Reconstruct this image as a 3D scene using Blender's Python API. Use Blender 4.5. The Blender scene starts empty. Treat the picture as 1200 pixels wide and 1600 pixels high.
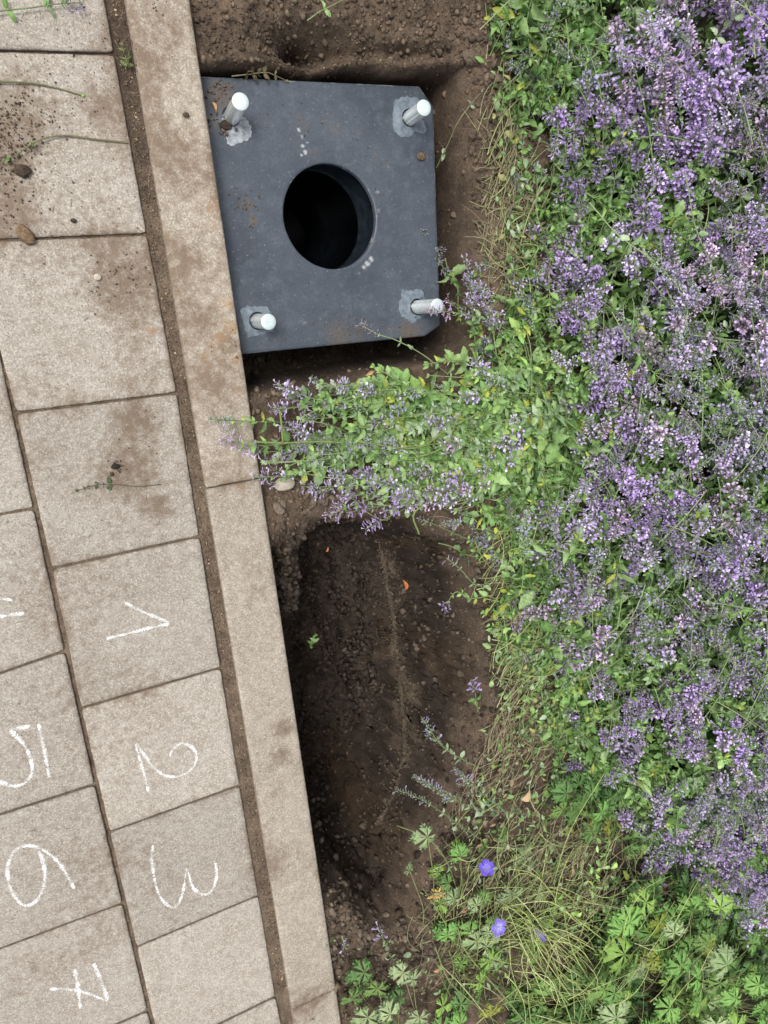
import bpy, math, random
import numpy as np
from mathutils import Vector, Matrix
random.seed(7); rng = np.random.default_rng(7)
R_ = math.radians
scene = bpy.context.scene
COL = scene.collection

# ---------------------------------------------------------------- camera, world, sun, exposure
F_PX = 1201.38
CAM = np.array([0.0140284, 0.1246681, 1.5689620])
CR = np.array([[0.89472415, 0.20110845, -0.39877824],
               [-0.10066713, 0.960715, 0.25863645],
               [0.43512621, -0.19126442, 0.87981993]])
cd = bpy.data.cameras.new('camera'); cam = bpy.data.objects.new('camera', cd); COL.objects.link(cam)
cam.matrix_world = Matrix([[*CR[0], CAM[0]], [*CR[1], CAM[1]], [*CR[2], CAM[2]], [0, 0, 0, 1]])
cd.sensor_fit = 'VERTICAL'; cd.sensor_height = 36; cd.sensor_width = 27
cd.lens = F_PX / 1600 * 36
cd.clip_start = 0.05; cd.clip_end = 500
scene.camera = cam

w = bpy.data.worlds.new('World'); scene.world = w; w.use_nodes = True
nt = w.node_tree; nt.nodes.clear()
wo = nt.nodes.new('ShaderNodeOutputWorld'); bg = nt.nodes.new('ShaderNodeBackground')
sky = nt.nodes.new('ShaderNodeTexSky'); sky.sky_type = 'NISHITA'; sky.sun_disc = False
SUN_EL, SUN_AZ = R_(58), R_(300)
sky.sun_elevation = SUN_EL; sky.sun_rotation = SUN_AZ; sky.air_density = 1.0; sky.dust_density = 2.5
hs = nt.nodes.new('ShaderNodeHueSaturation'); hs.inputs['Saturation'].default_value = 0.22
nt.links.new(sky.outputs[0], hs.inputs['Color']); nt.links.new(hs.outputs[0], bg.inputs['Color'])
bg.inputs['Strength'].default_value = 0.15
nt.links.new(bg.outputs[0], wo.inputs['Surface'])
sd = bpy.data.lights.new('sun', 'SUN'); sd.energy = 2.0; sd.angle = R_(18); sd.color = (1.0, 0.96, 0.9)
so = bpy.data.objects.new('sun', sd); COL.objects.link(so)
sdir = Vector((math.sin(SUN_AZ) * math.cos(SUN_EL), math.cos(SUN_AZ) * math.cos(SUN_EL), math.sin(SUN_EL)))
so.rotation_euler = sdir.to_track_quat('Z', 'Y').to_euler(); so.location = (0, 0, 5)
scene.view_settings.view_transform = 'Standard'; scene.view_settings.look = 'None'
scene.view_settings.exposure = 0.45; scene.view_settings.gamma = 1.0
scene.render.resolution_x = 768; scene.render.resolution_y = 1024

# ---------------------------------------------------------------- pixel <-> world (photograph is 1200 x 1600)
def un(x, y, z=0.0):
    d = CR @ np.array([(x - 600) / F_PX, (800 - y) / F_PX, -1.0])
    return CAM + d * ((z - CAM[2]) / d[2])
def pj(P):
    d = (np.asarray(P, float) - CAM) @ CR
    return np.stack([600 + F_PX * d[..., 0] / -d[..., 2], 800 - F_PX * d[..., 1] / -d[..., 2]], -1)

# ---------------------------------------------------------------- numpy noise
def _h(ix, iy, s):
    n = (ix.astype(np.int64) * 374761393 + iy.astype(np.int64) * 668265263 + s * 1442695041) & 0xffffffff
    n = ((n ^ (n >> 13)) * 1274126177) & 0xffffffff
    return ((n ^ (n >> 16)) & 0xffff) / 65535.0
def vn(x, y, s=0):
    x = np.asarray(x, float); y = np.asarray(y, float)
    ix = np.floor(x); iy = np.floor(y); fx = x - ix; fy = y - iy
    fx = fx * fx * (3 - 2 * fx); fy = fy * fy * (3 - 2 * fy)
    ix = ix.astype(np.int64); iy = iy.astype(np.int64)
    a = _h(ix, iy, s); b = _h(ix + 1, iy, s); c = _h(ix, iy + 1, s); d = _h(ix + 1, iy + 1, s)
    return (a * (1 - fx) + b * fx) * (1 - fy) + (c * (1 - fx) + d * fx) * fy
def fbm(x, y, f, o=4, s=0, g=0.5):
    t = 0; a = 1; n = 0
    for i in range(o):
        t = t + a * vn(x * f + 17.3 * i, y * f - 9.1 * i, s + i); n += a; a *= g; f *= 2.03
    return t / n
def ss(a, b, x):
    t = np.clip((x - a) / (b - a), 0, 1); return t * t * (3 - 2 * t)
def sdf(poly, x, y):                       # signed distance, positive inside
    P = np.asarray(poly)[:, :2]; x = np.asarray(x, float); y = np.asarray(y, float)
    d = np.full(x.shape, 1e9); ins = np.zeros(x.shape, bool); n = len(P)
    for i in range(n):
        a = P[i]; b = P[(i + 1) % n]; e = b - a
        t = np.clip(((x - a[0]) * e[0] + (y - a[1]) * e[1]) / (e @ e + 1e-12), 0, 1)
        d = np.minimum(d, np.hypot(x - a[0] - t * e[0], y - a[1] - t * e[1]))
        c = ((a[1] > y) != (b[1] > y)) & (x < (b[0] - a[0]) * (y - a[1]) / (b[1] - a[1] + 1e-12) + a[0])
        ins ^= c
    return np.where(ins, d, -d)

# ---------------------------------------------------------------- object helpers
def tag(o, label=None, cat=None, group=None, kind=None):
    if label: o['label'] = label
    if cat: o['category'] = cat
    if group: o['group'] = group
    if kind: o['kind'] = kind
    return o
def empty(name, loc, label, cat, group=None):
    o = bpy.data.objects.new(name, None); COL.objects.link(o); o.location = loc; o.empty_display_size = 0.05
    return tag(o, label, cat, group)

class Acc:
    """collects vertices, tris, quads and a colour per vertex, then makes ONE mesh object"""
    def __init__(s): s.v = []; s.t = []; s.q = []; s.c = []; s.n = 0
    def add(s, v, t=None, q=None, c=(1, 1, 1)):
        v = np.asarray(v, float).reshape(-1, 3); c = np.asarray(c, float)
        if c.ndim == 1: c = np.broadcast_to(c, (len(v), 3))
        s.v.append(v); s.c.append(c)
        if t is not None and len(t): s.t.append(np.asarray(t, np.int64).reshape(-1, 3) + s.n)
        if q is not None and len(q): s.q.append(np.asarray(q, np.int64).reshape(-1, 4) + s.n)
        s.n += len(v)
    def arrays(s):
        V = np.concatenate(s.v); C = np.concatenate(s.c)
        T = np.concatenate(s.t) if s.t else np.zeros((0, 3), np.int64)
        Q = np.concatenate(s.q) if s.q else np.zeros((0, 4), np.int64)
        return V, T, Q, C
    def inst(s, pr, M, loc, tint=None):    # many placed copies of one prototype: M (N,3,3) loc (N,3)
        V, T, Q, C = pr; M = np.asarray(M, float); loc = np.asarray(loc, float)
        if M.ndim == 2: M = M[None]; loc = loc[None]
        n = len(M); v = np.einsum('nij,kj->nki', M, V) + loc[:, None, :]
        c = np.broadcast_to(C, (n,) + C.shape)
        if tint is not None: c = c * np.asarray(tint, float).reshape(-1, 1, 3)
        off = (np.arange(n) * len(V))[:, None, None]
        s.add(v.reshape(-1, 3), (T[None] + off).reshape(-1, 3), (Q[None] + off).reshape(-1, 4), c.reshape(-1, 3))
    def build(s, name, mat, parent=None, origin=None, smooth=False):
        V, T, Q, C = s.arrays()
        if parent is not None: V = V - np.array(parent.location)
        elif origin is not None: V = V - np.asarray(origin)
        me = bpy.data.meshes.new(name)
        me.vertices.add(len(V)); me.vertices.foreach_set('co', V.astype(np.float32).ravel())
        nl = T.size + Q.size
        me.loops.add(nl); me.loops.foreach_set('vertex_index', np.concatenate([T.ravel(), Q.ravel()]).astype(np.int32))
        ls = np.concatenate([np.arange(len(T)) * 3, T.size + np.arange(len(Q)) * 4]).astype(np.int32)
        me.polygons.add(len(ls)); me.polygons.foreach_set('loop_start', ls)
        if smooth: me.polygons.foreach_set('use_smooth', np.ones(len(ls), bool))
        at = me.color_attributes.new('Col', 'FLOAT_COLOR', 'POINT')
        at.data.foreach_set('color', np.concatenate([C, np.ones((len(C), 1))], 1).astype(np.float32).ravel())
        me.update(calc_edges=True); me.validate()
        me.materials.append(mat)
        o = bpy.data.objects.new(name, me); COL.objects.link(o)
        if parent is not None: o.parent = parent
        elif origin is not None: o.location = origin
        return o

def tube(acc, pts, r, n=6, c=(1, 1, 1), cap=True):
    P = np.asarray(pts, float); m = len(P)
    r = np.broadcast_to(np.asarray(r, float), (m,))
    T = np.gradient(P, axis=0); T /= np.linalg.norm(T, axis=1)[:, None] + 1e-12
    up = np.array([0, 0, 1.0]) if abs(T[0][2]) < 0.9 else np.array([1.0, 0, 0])
    N = np.cross(T, up); N /= np.linalg.norm(N, axis=1)[:, None] + 1e-9; B = np.cross(T, N)
    a = np.arange(n) * 2 * np.pi / n
    v = P[:, None, :] + r[:, None, None] * (np.cos(a)[None, :, None] * N[:, None, :] + np.sin(a)[None, :, None] * B[:, None, :])
    q = [(i * n + j, i * n + (j + 1) % n, (i + 1) * n + (j + 1) % n, (i + 1) * n + j) for i in range(m - 1) for j in range(n)]
    t = []
    v = v.reshape(-1, 3)
    if cap:
        v = np.concatenate([v, P[:1], P[-1:]]); k = m * n
        t = [(k, (j + 1) % n, j) for j in range(n)] + [(k + 1, (m - 1) * n + j, (m - 1) * n + (j + 1) % n) for j in range(n)]
    acc.add(v, t, q, c)
def catmull(pts, k=6):
    P = np.asarray(pts, float); P = np.concatenate([[2 * P[0] - P[1]], P, [2 * P[-1] - P[-2]]]); out = []
    for i in range(1, len(P) - 2):
        for t in np.arange(k) / k:
            a, b, c, d = P[i - 1:i + 3]
            out.append(0.5 * (2 * b + (c - a) * t + (2 * a - 5 * b + 4 * c - d) * t * t + (3 * b - a - 3 * c + d) * t ** 3))
    out.append(P[-2]); return np.array(out)
def frame(T, up=(0, 0, 1)):
    T = np.asarray(T, float); T = T / (np.linalg.norm(T) + 1e-9); u = np.asarray(up, float)
    N = u - T * (u @ T)
    if np.linalg.norm(N) < 1e-3: N = np.array([1.0, 0, 0]) - T * T[0]
    N /= np.linalg.norm(N); return T, np.cross(N, T), N      # x axis, y axis, z axis

# ---------------------------------------------------------------- materials
def newmat(name):
    m = bpy.data.materials.new(name); m.use_nodes = True; t = m.node_tree
    return m, t, t.nodes, t.links, t.nodes['Principled BSDF']
def nd(N, typ, **k):
    n = N.new(typ)
    for a, b in k.items():
        if a.startswith('i_'):
            key = a[2:]; n.inputs[int(key) if key.isdigit() else key].default_value = b
        else: setattr(n, a, b)
    return n
def noise(N, L, scale, detail=4, rough=0.6, vec=None, dim='3D'):
    n = nd(N, 'ShaderNodeTexNoise', noise_dimensions=dim); n.inputs['Scale'].default_value = scale
    n.inputs['Detail'].default_value = detail; n.inputs['Roughness'].default_value = rough
    if vec is not None: L.new(vec, n.inputs['Vector'])
    return n.outputs['Fac']
def ramp(N, L, src, stops):
    r = N.new('ShaderNodeValToRGB'); e = r.color_ramp.elements
    while len(e) < len(stops): e.new(0.5)
    for el, (p, c) in zip(e, stops): el.position = p; el.color = (c, c, c, 1) if isinstance(c, (int, float)) else (*c, 1)
    L.new(src, r.inputs[0]); return r.outputs[0]
def mix(N, L, fac, a, b, mode='MIX'):
    m = N.new('ShaderNodeMix'); m.data_type = 'RGBA'; m.blend_type = mode
    for i, x in ((0, fac), (6, a), (7, b)):
        if isinstance(x, (int, float)): m.inputs[i].default_value = x
        elif isinstance(x, tuple): m.inputs[i].default_value = (*x, 1)
        else: L.new(x, m.inputs[i])
    return m.outputs[2]
def bump(N, L, P, h, dist, strength=1.0):
    b = N.new('ShaderNodeBump'); b.inputs['Distance'].default_value = dist; b.inputs['Strength'].default_value = strength
    L.new(h, b.inputs['Height']); L.new(b.outputs[0], P.inputs['Normal']); return b
def wpos(N): return N.new('ShaderNodeNewGeometry').outputs['Position']
def vcol(N):
    a = N.new('ShaderNodeVertexColor'); a.layer_name = 'Col'; return a.outputs['Color']

def mat_concrete(name, c1, c2):
    m, t, N, L, P = newmat(name); p = wpos(N)
    fine = noise(N, L, 520, 2, 0.6, p); mid = noise(N, L, 60, 4, 0.7, p); big = noise(N, L, 7, 5, 0.6, p)
    base = mix(N, L, ramp(N, L, big, [(0.3, 0.0), (0.7, 1.0)]), c1, c2)
    base = mix(N, L, ramp(N, L, noise(N, L, 16, 6, 0.7, p), [(0.36, 0.0), (0.66, 0.5)]), base, (0.27, 0.225, 0.18))
    base = mix(N, L, ramp(N, L, mid, [(0.35, 0.55), (0.65, 0.0)]), base, (0.23, 0.195, 0.155))
    v = N.new('ShaderNodeTexVoronoi'); v.inputs['Scale'].default_value = 420; L.new(p, v.inputs['Vector'])
    sep = N.new('ShaderNodeSeparateColor'); L.new(v.outputs['Color'], sep.inputs[0])
    base = mix(N, L, ramp(N, L, sep.outputs[0], [(0.70, 0.0), (0.80, 0.42)]), base, (0.60, 0.56, 0.49))
    base = mix(N, L, ramp(N, L, sep.outputs[1], [(0.84, 0.0), (0.92, 0.55)]), base, (0.16, 0.135, 0.11))
    base = mix(N, L, ramp(N, L, fine, [(0.30, 0.3), (0.5, 0.0)]), base, (0.16, 0.135, 0.11))
    # dirt: red = brown soil, green = rust-orange clay
    s2 = N.new('ShaderNodeSeparateColor'); L.new(vcol(N), s2.inputs[0])
    patch = noise(N, L, 48, 8, 0.8, p)
    def masked(ch, gain):
        a = nd(N, 'ShaderNodeMath', operation='MULTIPLY'); L.new(ch, a.inputs[0]); a.inputs[1].default_value = gain
        b = nd(N, 'ShaderNodeMath', operation='ADD'); L.new(a.outputs[0], b.inputs[0])
        c = nd(N, 'ShaderNodeMath', operation='MULTIPLY_ADD'); L.new(patch, c.inputs[0]); c.inputs[1].default_value = 2.2; c.inputs[2].default_value = -1.62
        L.new(c.outputs[0], b.inputs[1]); return ramp(N, L, b.outputs[0], [(0.0, 0.0), (0.55, 0.85)])
    base = mix(N, L, masked(s2.outputs[0], 1.0), base, (0.155, 0.108, 0.072))
    base = mix(N, L, masked(s2.outputs[1], 1.0), base, (0.31, 0.185, 0.09))
    base = mix(N, L, 1.0, base, ramp(N, L, s2.outputs[2], [(0.0, 0.84), (1.0, 1.10)]), 'MULTIPLY')
    L.new(base, P.inputs['Base Color']); P.inputs['Roughness'].default_value = 0.93
    P.inputs['Specular IOR Level'].default_value = 0.25
    hh = mix(N, L, 0.5, fine, mid); bump(N, L, P, hh, 0.0018, 0.8)
    return m
def mat_soil(name, dist=0.006):
    m, t, N, L, P = newmat(name); p = wpos(N)
    a = noise(N, L, 220, 5, 0.7, p); b = noise(N, L, 28, 6, 0.65, p)
    c = mix(N, L, 1.0, vcol(N), ramp(N, L, a, [(0.3, 0.5), (0.7, 1.45)]), 'MULTIPLY')
    c = mix(N, L, 1.0, c, ramp(N, L, b, [(0.3, 0.65), (0.7, 1.35)]), 'MULTIPLY')
    v = N.new('ShaderNodeTexVoronoi'); v.inputs['Scale'].default_value = 150; L.new(p, v.inputs['Vector'])
    sep = N.new('ShaderNodeSeparateColor'); L.new(v.outputs['Color'], sep.inputs[0])
    c = mix(N, L, ramp(N, L, sep.outputs[0], [(0.985, 0.0), (0.99, 0.6)]), c, (0.20, 0.15, 0.10))
    L.new(c, P.inputs['Base Color']); P.inputs['Roughness'].default_value = 0.95
    P.inputs['Specular IOR Level'].default_value = 0.2
    bump(N, L, P, mix(N, L, 0.4, a, b), dist, 1.0); return m
def mat_plant(name, trans=0.25, rough=0.6, amp=0.25, scale=120):
    m, t, N, L, P = newmat(name); p = wpos(N)
    a = noise(N, L, scale, 3, 0.6, p)
    c = mix(N, L, 1.0, vcol(N), ramp(N, L, a, [(0.3, 1 - amp), (0.7, 1 + amp)]), 'MULTIPLY')
    L.new(c, P.inputs['Base Color']); P.inputs['Roughness'].default_value = rough
    P.inputs['Specular IOR Level'].default_value = 0.35
    bump(N, L, P, a, 0.0012, 0.5)
    if trans:
        tr = N.new('ShaderNodeBsdfTranslucent'); L.new(c, tr.inputs[0])
        ms = N.new('ShaderNodeMixShader'); ms.inputs[0].default_value = trans
        L.new(P.outputs[0], ms.inputs[1]); L.new(tr.outputs[0], ms.inputs[2])
        L.new(ms.outputs[0], N['Material Output'].inputs[0])
    return m
M_SLAB = mat_concrete('slab_concrete', (0.445, 0.412, 0.365), (0.350, 0.318, 0.277))
M_KERB = mat_concrete('kerb_concrete', (0.465, 0.41, 0.335), (0.38, 0.33, 0.262))
M_SOIL = mat_soil('soil')
M_CLOD = mat_soil('clod', 0.002)
M_PLANT = mat_plant('foliage', 0.32, 0.65)
M_PETAL = mat_plant('petal', 0.3, 0.7, 0.12, 90)
M_DRY = mat_plant('dry_straw', 0.1, 0.8, 0.3, 60)

def mat_steel():
    m, t, N, L, P = newmat('painted_steel'); p = wpos(N)
    big = noise(N, L, 6, 5, 0.6, p); fine = noise(N, L, 180, 4, 0.7, p); mid = noise(N, L, 22, 6, 0.7, p)
    c = mix(N, L, ramp(N, L, big, [(0.3, 0.0), (0.7, 1.0)]), (0.034, 0.044, 0.058), (0.080, 0.096, 0.118))
    c = mix(N, L, ramp(N, L, fine, [(0.35, 0.45), (0.65, 0.0)]), c, (0.025, 0.033, 0.045))
    c = mix(N, L, ramp(N, L, noise(N, L, 34, 8, 0.8, p), [(0.5, 0.0), (0.75, 0.55)]), c, (0.13, 0.15, 0.18))
    mp = N.new('ShaderNodeMapping'); mp.inputs['Rotation'].default_value = (0, 0, 0.7); mp.inputs['Scale'].default_value = (1, 16, 1); L.new(p, mp.inputs[0])
    c = mix(N, L, ramp(N, L, noise(N, L, 22, 4, 0.7, mp.outputs[0]), [(0.66, 0.0), (0.72, 0.4)]), c, (0.20, 0.21, 0.23))
    v = N.new('ShaderNodeTexVoronoi'); v.inputs['Scale'].default_value = 420; L.new(p, v.inputs['Vector'])
    sep = N.new('ShaderNodeSeparateColor'); L.new(v.outputs['Color'], sep.inputs[0])
    c = mix(N, L, ramp(N, L, sep.outputs[0], [(0.993, 0.0), (0.997, 0.4)]), c, (0.30, 0.30, 0.29))
    s2 = N.new('ShaderNodeSeparateColor'); L.new(vcol(N), s2.inputs[0])
    dirt = nd(N, 'ShaderNodeMath', operation='MULTIPLY_ADD'); L.new(s2.outputs[0], dirt.inputs[0]); dirt.inputs[1].default_value = 0.85
    sub = nd(N, 'ShaderNodeMath', operation='SUBTRACT'); L.new(noise(N, L, 120, 8, 0.85, p), sub.inputs[0]); sub.inputs[1].default_value = 0.84
    L.new(sub.outputs[0], dirt.inputs[2])
    c = mix(N, L, ramp(N, L, dirt.outputs[0], [(0.0, 0.0), (0.3, 0.8)]), c, (0.12, 0.09, 0.065))
    pale = nd(N, 'ShaderNodeMath', operation='MULTIPLY_ADD'); L.new(s2.outputs[1], pale.inputs[0]); pale.inputs[1].default_value = 0.9
    L.new(sub.outputs[0], pale.inputs[2])
    c = mix(N, L, ramp(N, L, pale.outputs[0], [(0.0, 0.0), (0.35, 0.8)]), c, (0.42, 0.43, 0.43))
    L.new(c, P.inputs['Base Color']); P.inputs['Metallic'].default_value = 0.0
    L.new(ramp(N, L, mid, [(0.3, 0.32), (0.7, 0.55)]), P.inputs['Roughness'])
    bump(N, L, P, fine, 0.0005, 0.35); return m
def mat_flat(name, col, rough=0.6, metal=0.0, nscale=80, amp=0.2, bd=0.0005):
    m, t, N, L, P = newmat(name); a = noise(N, L, nscale, 4, 0.65, wpos(N))
    c = mix(N, L, ramp(N, L, a, [(0.3, 0.0), (0.7, 1.0)]), tuple(x * (1 - amp) for x in col), tuple(min(1, x * (1 + amp)) for x in col))
    L.new(c, P.inputs['Base Color']); P.inputs['Roughness'].default_value = rough; P.inputs['Metallic'].default_value = metal
    bump(N, L, P, a, bd, 0.5); return m
M_STEEL = mat_steel()
M_ZINC = mat_flat('galvanised_steel', (0.84, 0.90, 0.87), 0.26, 0.55, 160, 0.14, 0.0006)
M_ZINCTOP = mat_flat('galvanised_end', (0.56, 0.65, 0.65), 0.5, 0.3, 500, 0.12, 0.0004)
M_PIPE = mat_flat('pipe_inside', (0.010, 0.014, 0.019), 0.22, 0.0, 40, 0.5, 0.0006)
M_SEAL = mat_flat('sealant', (0.135, 0.165, 0.195), 0.38, 0.0, 60, 0.45, 0.0008)
M_SEALW = mat_flat('worn_sealant', (0.30, 0.32, 0.345), 0.4, 0.0, 110, 0.55, 0.0012)
M_STONE = mat_flat('pebble', (0.42, 0.37, 0.30), 0.8, 0.0, 120, 0.25)

def mat_chalk():
    m, t, N, L, P = newmat('chalk'); p = wpos(N)
    P.inputs['Base Color'].default_value = (0.93, 0.93, 0.92, 1); P.inputs['Roughness'].default_value = 1
    P.inputs['Specular IOR Level'].default_value = 0.0
    a = noise(N, L, 330, 4, 0.8, p); s2 = N.new('ShaderNodeSeparateColor'); L.new(vcol(N), s2.inputs[0])
    ad = nd(N, 'ShaderNodeMath', operation='ADD'); L.new(a, ad.inputs[0]); L.new(s2.outputs[0], ad.inputs[1])
    L.new(ramp(N, L, ad.outputs[0], [(0.60, 0.0), (0.82, 0.88)]), P.inputs['Alpha']); return m
M_CHALK = mat_chalk()

# ================================================================ THE GROUND (one sheet, pits dug into it)
PZ = -0.05                                                     # top of the steel plate
pit = [un(*q, -0.03)[:2] for q in [(500, 812), (600, 800), (700, 812), (748, 850), (738, 930), (752, 1010), (756, 1090), (738, 1180),
                                   (705, 1250), (668, 1310), (650, 1370), (640, 1440), (600, 1462), (545, 1430), (520, 1400)]]
pit = [np.array([0.36, -0.31])] + pit + [np.array([0.36, un(505, 1370)[1]])]
plate_hole = [np.array([0.45, 0.592]), np.array([0.93, 0.60]), np.array([1.022, 0.60]), np.array([1.03, 0.35]), np.array([1.005, 0.03]),
              np.array([0.95, -0.02]), np.array([0.45, -0.02])]
ridge = np.array([[50.0, 50.0, 0], [51.0, 50.0, 0]])
def pl_dist(P, x, y):
    d = np.full(np.shape(x), 1e9)
    for a, b in zip(P[:-1], P[1:]):
        e = (b - a)[:2]; t = np.clip(((x - a[0]) * e[0] + (y - a[1]) * e[1]) / (e @ e + 1e-12), 0, 1)
        d = np.minimum(d, np.hypot(x - a[0] - t * e[0], y - a[1] - t * e[1]))
    return d
def ground_z(x, y):
    x = np.asarray(x, float); y = np.asarray(y, float)
    wx = x + 0.05 * (fbm(x, y, 9, 2, 11) - 0.5) + 0.007 * (fbm(x, y, 30, 2, 12) - 0.5)
    wy = y + 0.05 * (fbm(x, y, 9, 2, 21) - 0.5) + 0.007 * (fbm(x, y, 30, 2, 22) - 0.5)
    soil = -0.022 + 0.035 * (fbm(x, y, 5, 3, 3) - 0.5) + 0.030 * (fbm(x, y, 22, 4, 4) - 0.5) + 0.012 * (fbm(x, y, 90, 3, 5) - 0.5)
    soil = soil + 0.02 * ss(0.5, 0.9, x)
    d = sdf(pit, wx, wy)
    # walls steep on the plant side, loose slope at both ends
    k = 0.125 - 0.03 * ss(-0.5, -0.75, y) + 0.03 * ss(-0.5, -0.3, y) + 0.10 * ss(-1.25, -1.45, y)
    dep = ss(-0.012, 1.0, d / k * 1.0) ** 0.62
    depth = 0.44 - 0.24 * ss(-0.80, -0.45, y) * ss(0.68, 0.50, x) - 0.10 * ss(-0.95, -0.6, y) * ss(0.72, 0.52, x) + 0.05 * ss(-1.0, -1.25, y) * ss(0.5, 0.62, x)
    floor = 0.07 * (fbm(x, y * 0.4, 13, 3, 31) - 0.5) + 0.06 * (fbm(x, y * 0.10, 26, 2, 36) - 0.5) + 0.045 * (fbm(x, y, 30, 5, 32, .6) - 0.5) + 0.022 * (fbm(x, y, 95, 2, 33) - 0.5)
    rd = pl_dist(ridge, x, y)
    floor = floor + 0.022 * np.exp(-(rd / (0.007 + 0.007 * fbm(x, y, 40, 2, 35))) ** 2) - 0.03 * np.exp(-((x - 0.62) / 0.02) ** 2) * ss(-0.3, -0.4, y) * ss(-0.95, -0.8, y)
    z = soil * (1 - dep) + (soil - depth + floor) * dep
    wall = dep * (1 - dep) * 4
    z = z + wall * (0.05 * (fbm(x, y, 20, 4, 41, .65) - 0.5) + 0.026 * (fbm(x, y, 80, 2, 42) - 0.5))
    # hole around the plate
    d2 = sdf(plate_hole, wx * 0.5 + x * 0.5, wy * 0.5 + y * 0.5)
    h = ss(-0.006, 0.016, d2)
    z = z * (1 - h) + h * (-0.30 + 0.02 * (fbm(x, y, 30, 3, 51) - 0.5))
    # hollow above the plate and furrows in the soil bank
    g = un(470, 85, -0.08); z = z - 0.11 * np.exp(-((x - g[0]) / 0.075) ** 2 - ((y - g[1]) / 0.035) ** 2) * (1 - h)
    z = z - 0.035 * np.exp(-((y - 0.628) / 0.014) ** 2) * ss(0.6, 0.7, x) * ss(1.02, 0.98, x) * (1 - h)
    z = np.where(h < 0.5, z + 0.03 * np.exp(-((x - 1.06) / 0.03) ** 2) * ss(-0.05, 0.1, y), z)
    # under and between the paving
    pv = ss(0.446, 0.438, x)
    sand = np.where(x < 0.296, -0.0045, -0.0085) - 0.004 * fbm(x, y, 40, 3, 61) + 0.004 * (fbm(x, y, 150, 2, 62) - 0.5) + 0.003 * np.exp(-((x - 0.304) / 0.006) ** 2)
    z = z * (1 - pv) + sand * pv
    return z
def hit(px, py):                            # where a pixel's ray meets the soil
    d = un(px, py, 0) - CAM; t = np.linspace(1.0, 1.45, 400); P = CAM + d * t[:, None]
    i = int(np.argmax(P[:, 2] < ground_z(P[:, 0], P[:, 1]))); return P[i]
ridge = catmull([[*hit(*q)[:2], 0] for q in [(590, 845), (602, 900), (614, 960), (622, 1040), (630, 1120), (628, 1180), (612, 1240), (585, 1290)]], 5)
def axis(a, b, st, lo, hi, g=1.12):
    c = list(np.arange(a, b, st)); s = st; v = c[-1]
    while v < hi: s = min(s * g, 4); v += s; c.append(v)
    s = st; v = a
    while v > lo: s = min(s * g, 4); v -= s; c.insert(0, v)
    return np.array(c)
gx = axis(0.28, 1.16, 0.005, -70, 90); gy = axis(-1.72, 0.82, 0.005, -80, 80)
gx = np.sort(np.concatenate([gx, [0.439, 0.441]]))
X, Y = np.meshgrid(gx, gy); Z = ground_z(X, Y)
nx, ny = len(gx), len(gy)
c_dry = np.array([0.105, 0.076, 0.054]); c_deep = np.array([0.040, 0.030, 0.023]); c_sand = np.array([0.20, 0.155, 0.11]); c_clay = np.array([0.17, 0.10, 0.05])
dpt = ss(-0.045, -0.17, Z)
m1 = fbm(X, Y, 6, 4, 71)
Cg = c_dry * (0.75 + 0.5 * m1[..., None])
Cg = Cg * (1 - dpt[..., None]) + (c_deep * (0.45 + 1.1 * fbm(X, Y, 12, 4, 72)[..., None])) * dpt[..., None]  # soil blends to a darker brown as the dug sheet gets deeper
rdm = (np.exp(-(pl_dist(ridge, X, Y) / 0.008) ** 2) * ss(0.4, 0.6, fbm(X, Y, 30, 3, 73)) * 0.9)[..., None]
Cg = Cg * (1 - rdm) + c_sand * 0.7 * rdm
cl = (ss(0.56, 0.72, fbm(X, Y * 0.6, 10, 4, 74)) * dpt)[..., None] * 0.2
Cg = Cg * (1 - cl) + c_clay * 0.7 * cl
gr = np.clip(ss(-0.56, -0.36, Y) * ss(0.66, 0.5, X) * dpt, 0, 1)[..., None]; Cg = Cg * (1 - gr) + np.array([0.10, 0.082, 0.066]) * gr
pvm = ss(0.446, 0.438, X)[..., None]
upd = ss(0.30, 0.55, Y + 0.15 * (fbm(X, Y, 12, 3, 75) - 0.5))[..., None]
Cg = Cg * (1 - pvm) + pvm * (np.array([0.155, 0.115, 0.082]) * (1 - upd) + np.array([0.085, 0.061, 0.044]) * upd) * (0.7 + 0.6 * fbm(X, Y, 25, 4, 76)[..., None])
und = (ss(1.15, 1.5, X))[..., None]; Cg = Cg * (1 - und) + np.array([0.055, 0.048, 0.032]) * und
pitm = ss(-0.05, -0.10, Z) * ss(0.455, 0.475, X) * ss(1.1, 1.05, X) * ss(-0.2, -0.25, Y)
XD = X + pitm * (0.050 * (fbm(Y, Z * 1.2, 28, 5, 301, .62) - 0.5) + 0.020 * (fbm(Y, Z * 1.5, 120, 3, 302, .7) - 0.5))
YD = Y + pitm * 0.030 * (fbm(X, Z * 1.2, 34, 4, 303, .65) - 0.5)
Z = Z + pitm * (0.020 * (fbm(X, Y, 62, 3, 304, .7) - 0.5) - 0.028 * ss(.60, .70, fbm(X, Y, 38, 3, 305)))
I = np.arange(nx * ny).reshape(ny, nx)
q = np.stack([I[:-1, :-1], I[:-1, 1:], I[1:, 1:], I[1:, :-1]], -1).reshape(-1, 4)
# leave a hole in the sheet where the tube goes down
HC = un(517, 339, PZ)[:2]; HR = 0.108
cx = X[:-1, :-1].ravel() + 0.0025; cy = Y[:-1, :-1].ravel() + 0.0025
q = q[np.hypot(cx - HC[0], cy - HC[1]) > HR + 0.012]
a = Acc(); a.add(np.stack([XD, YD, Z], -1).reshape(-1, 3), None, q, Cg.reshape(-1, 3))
tag(a.build('ground', M_SOIL, smooth=True), kind='structure', label='dark brown garden soil dug out into pits')

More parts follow.
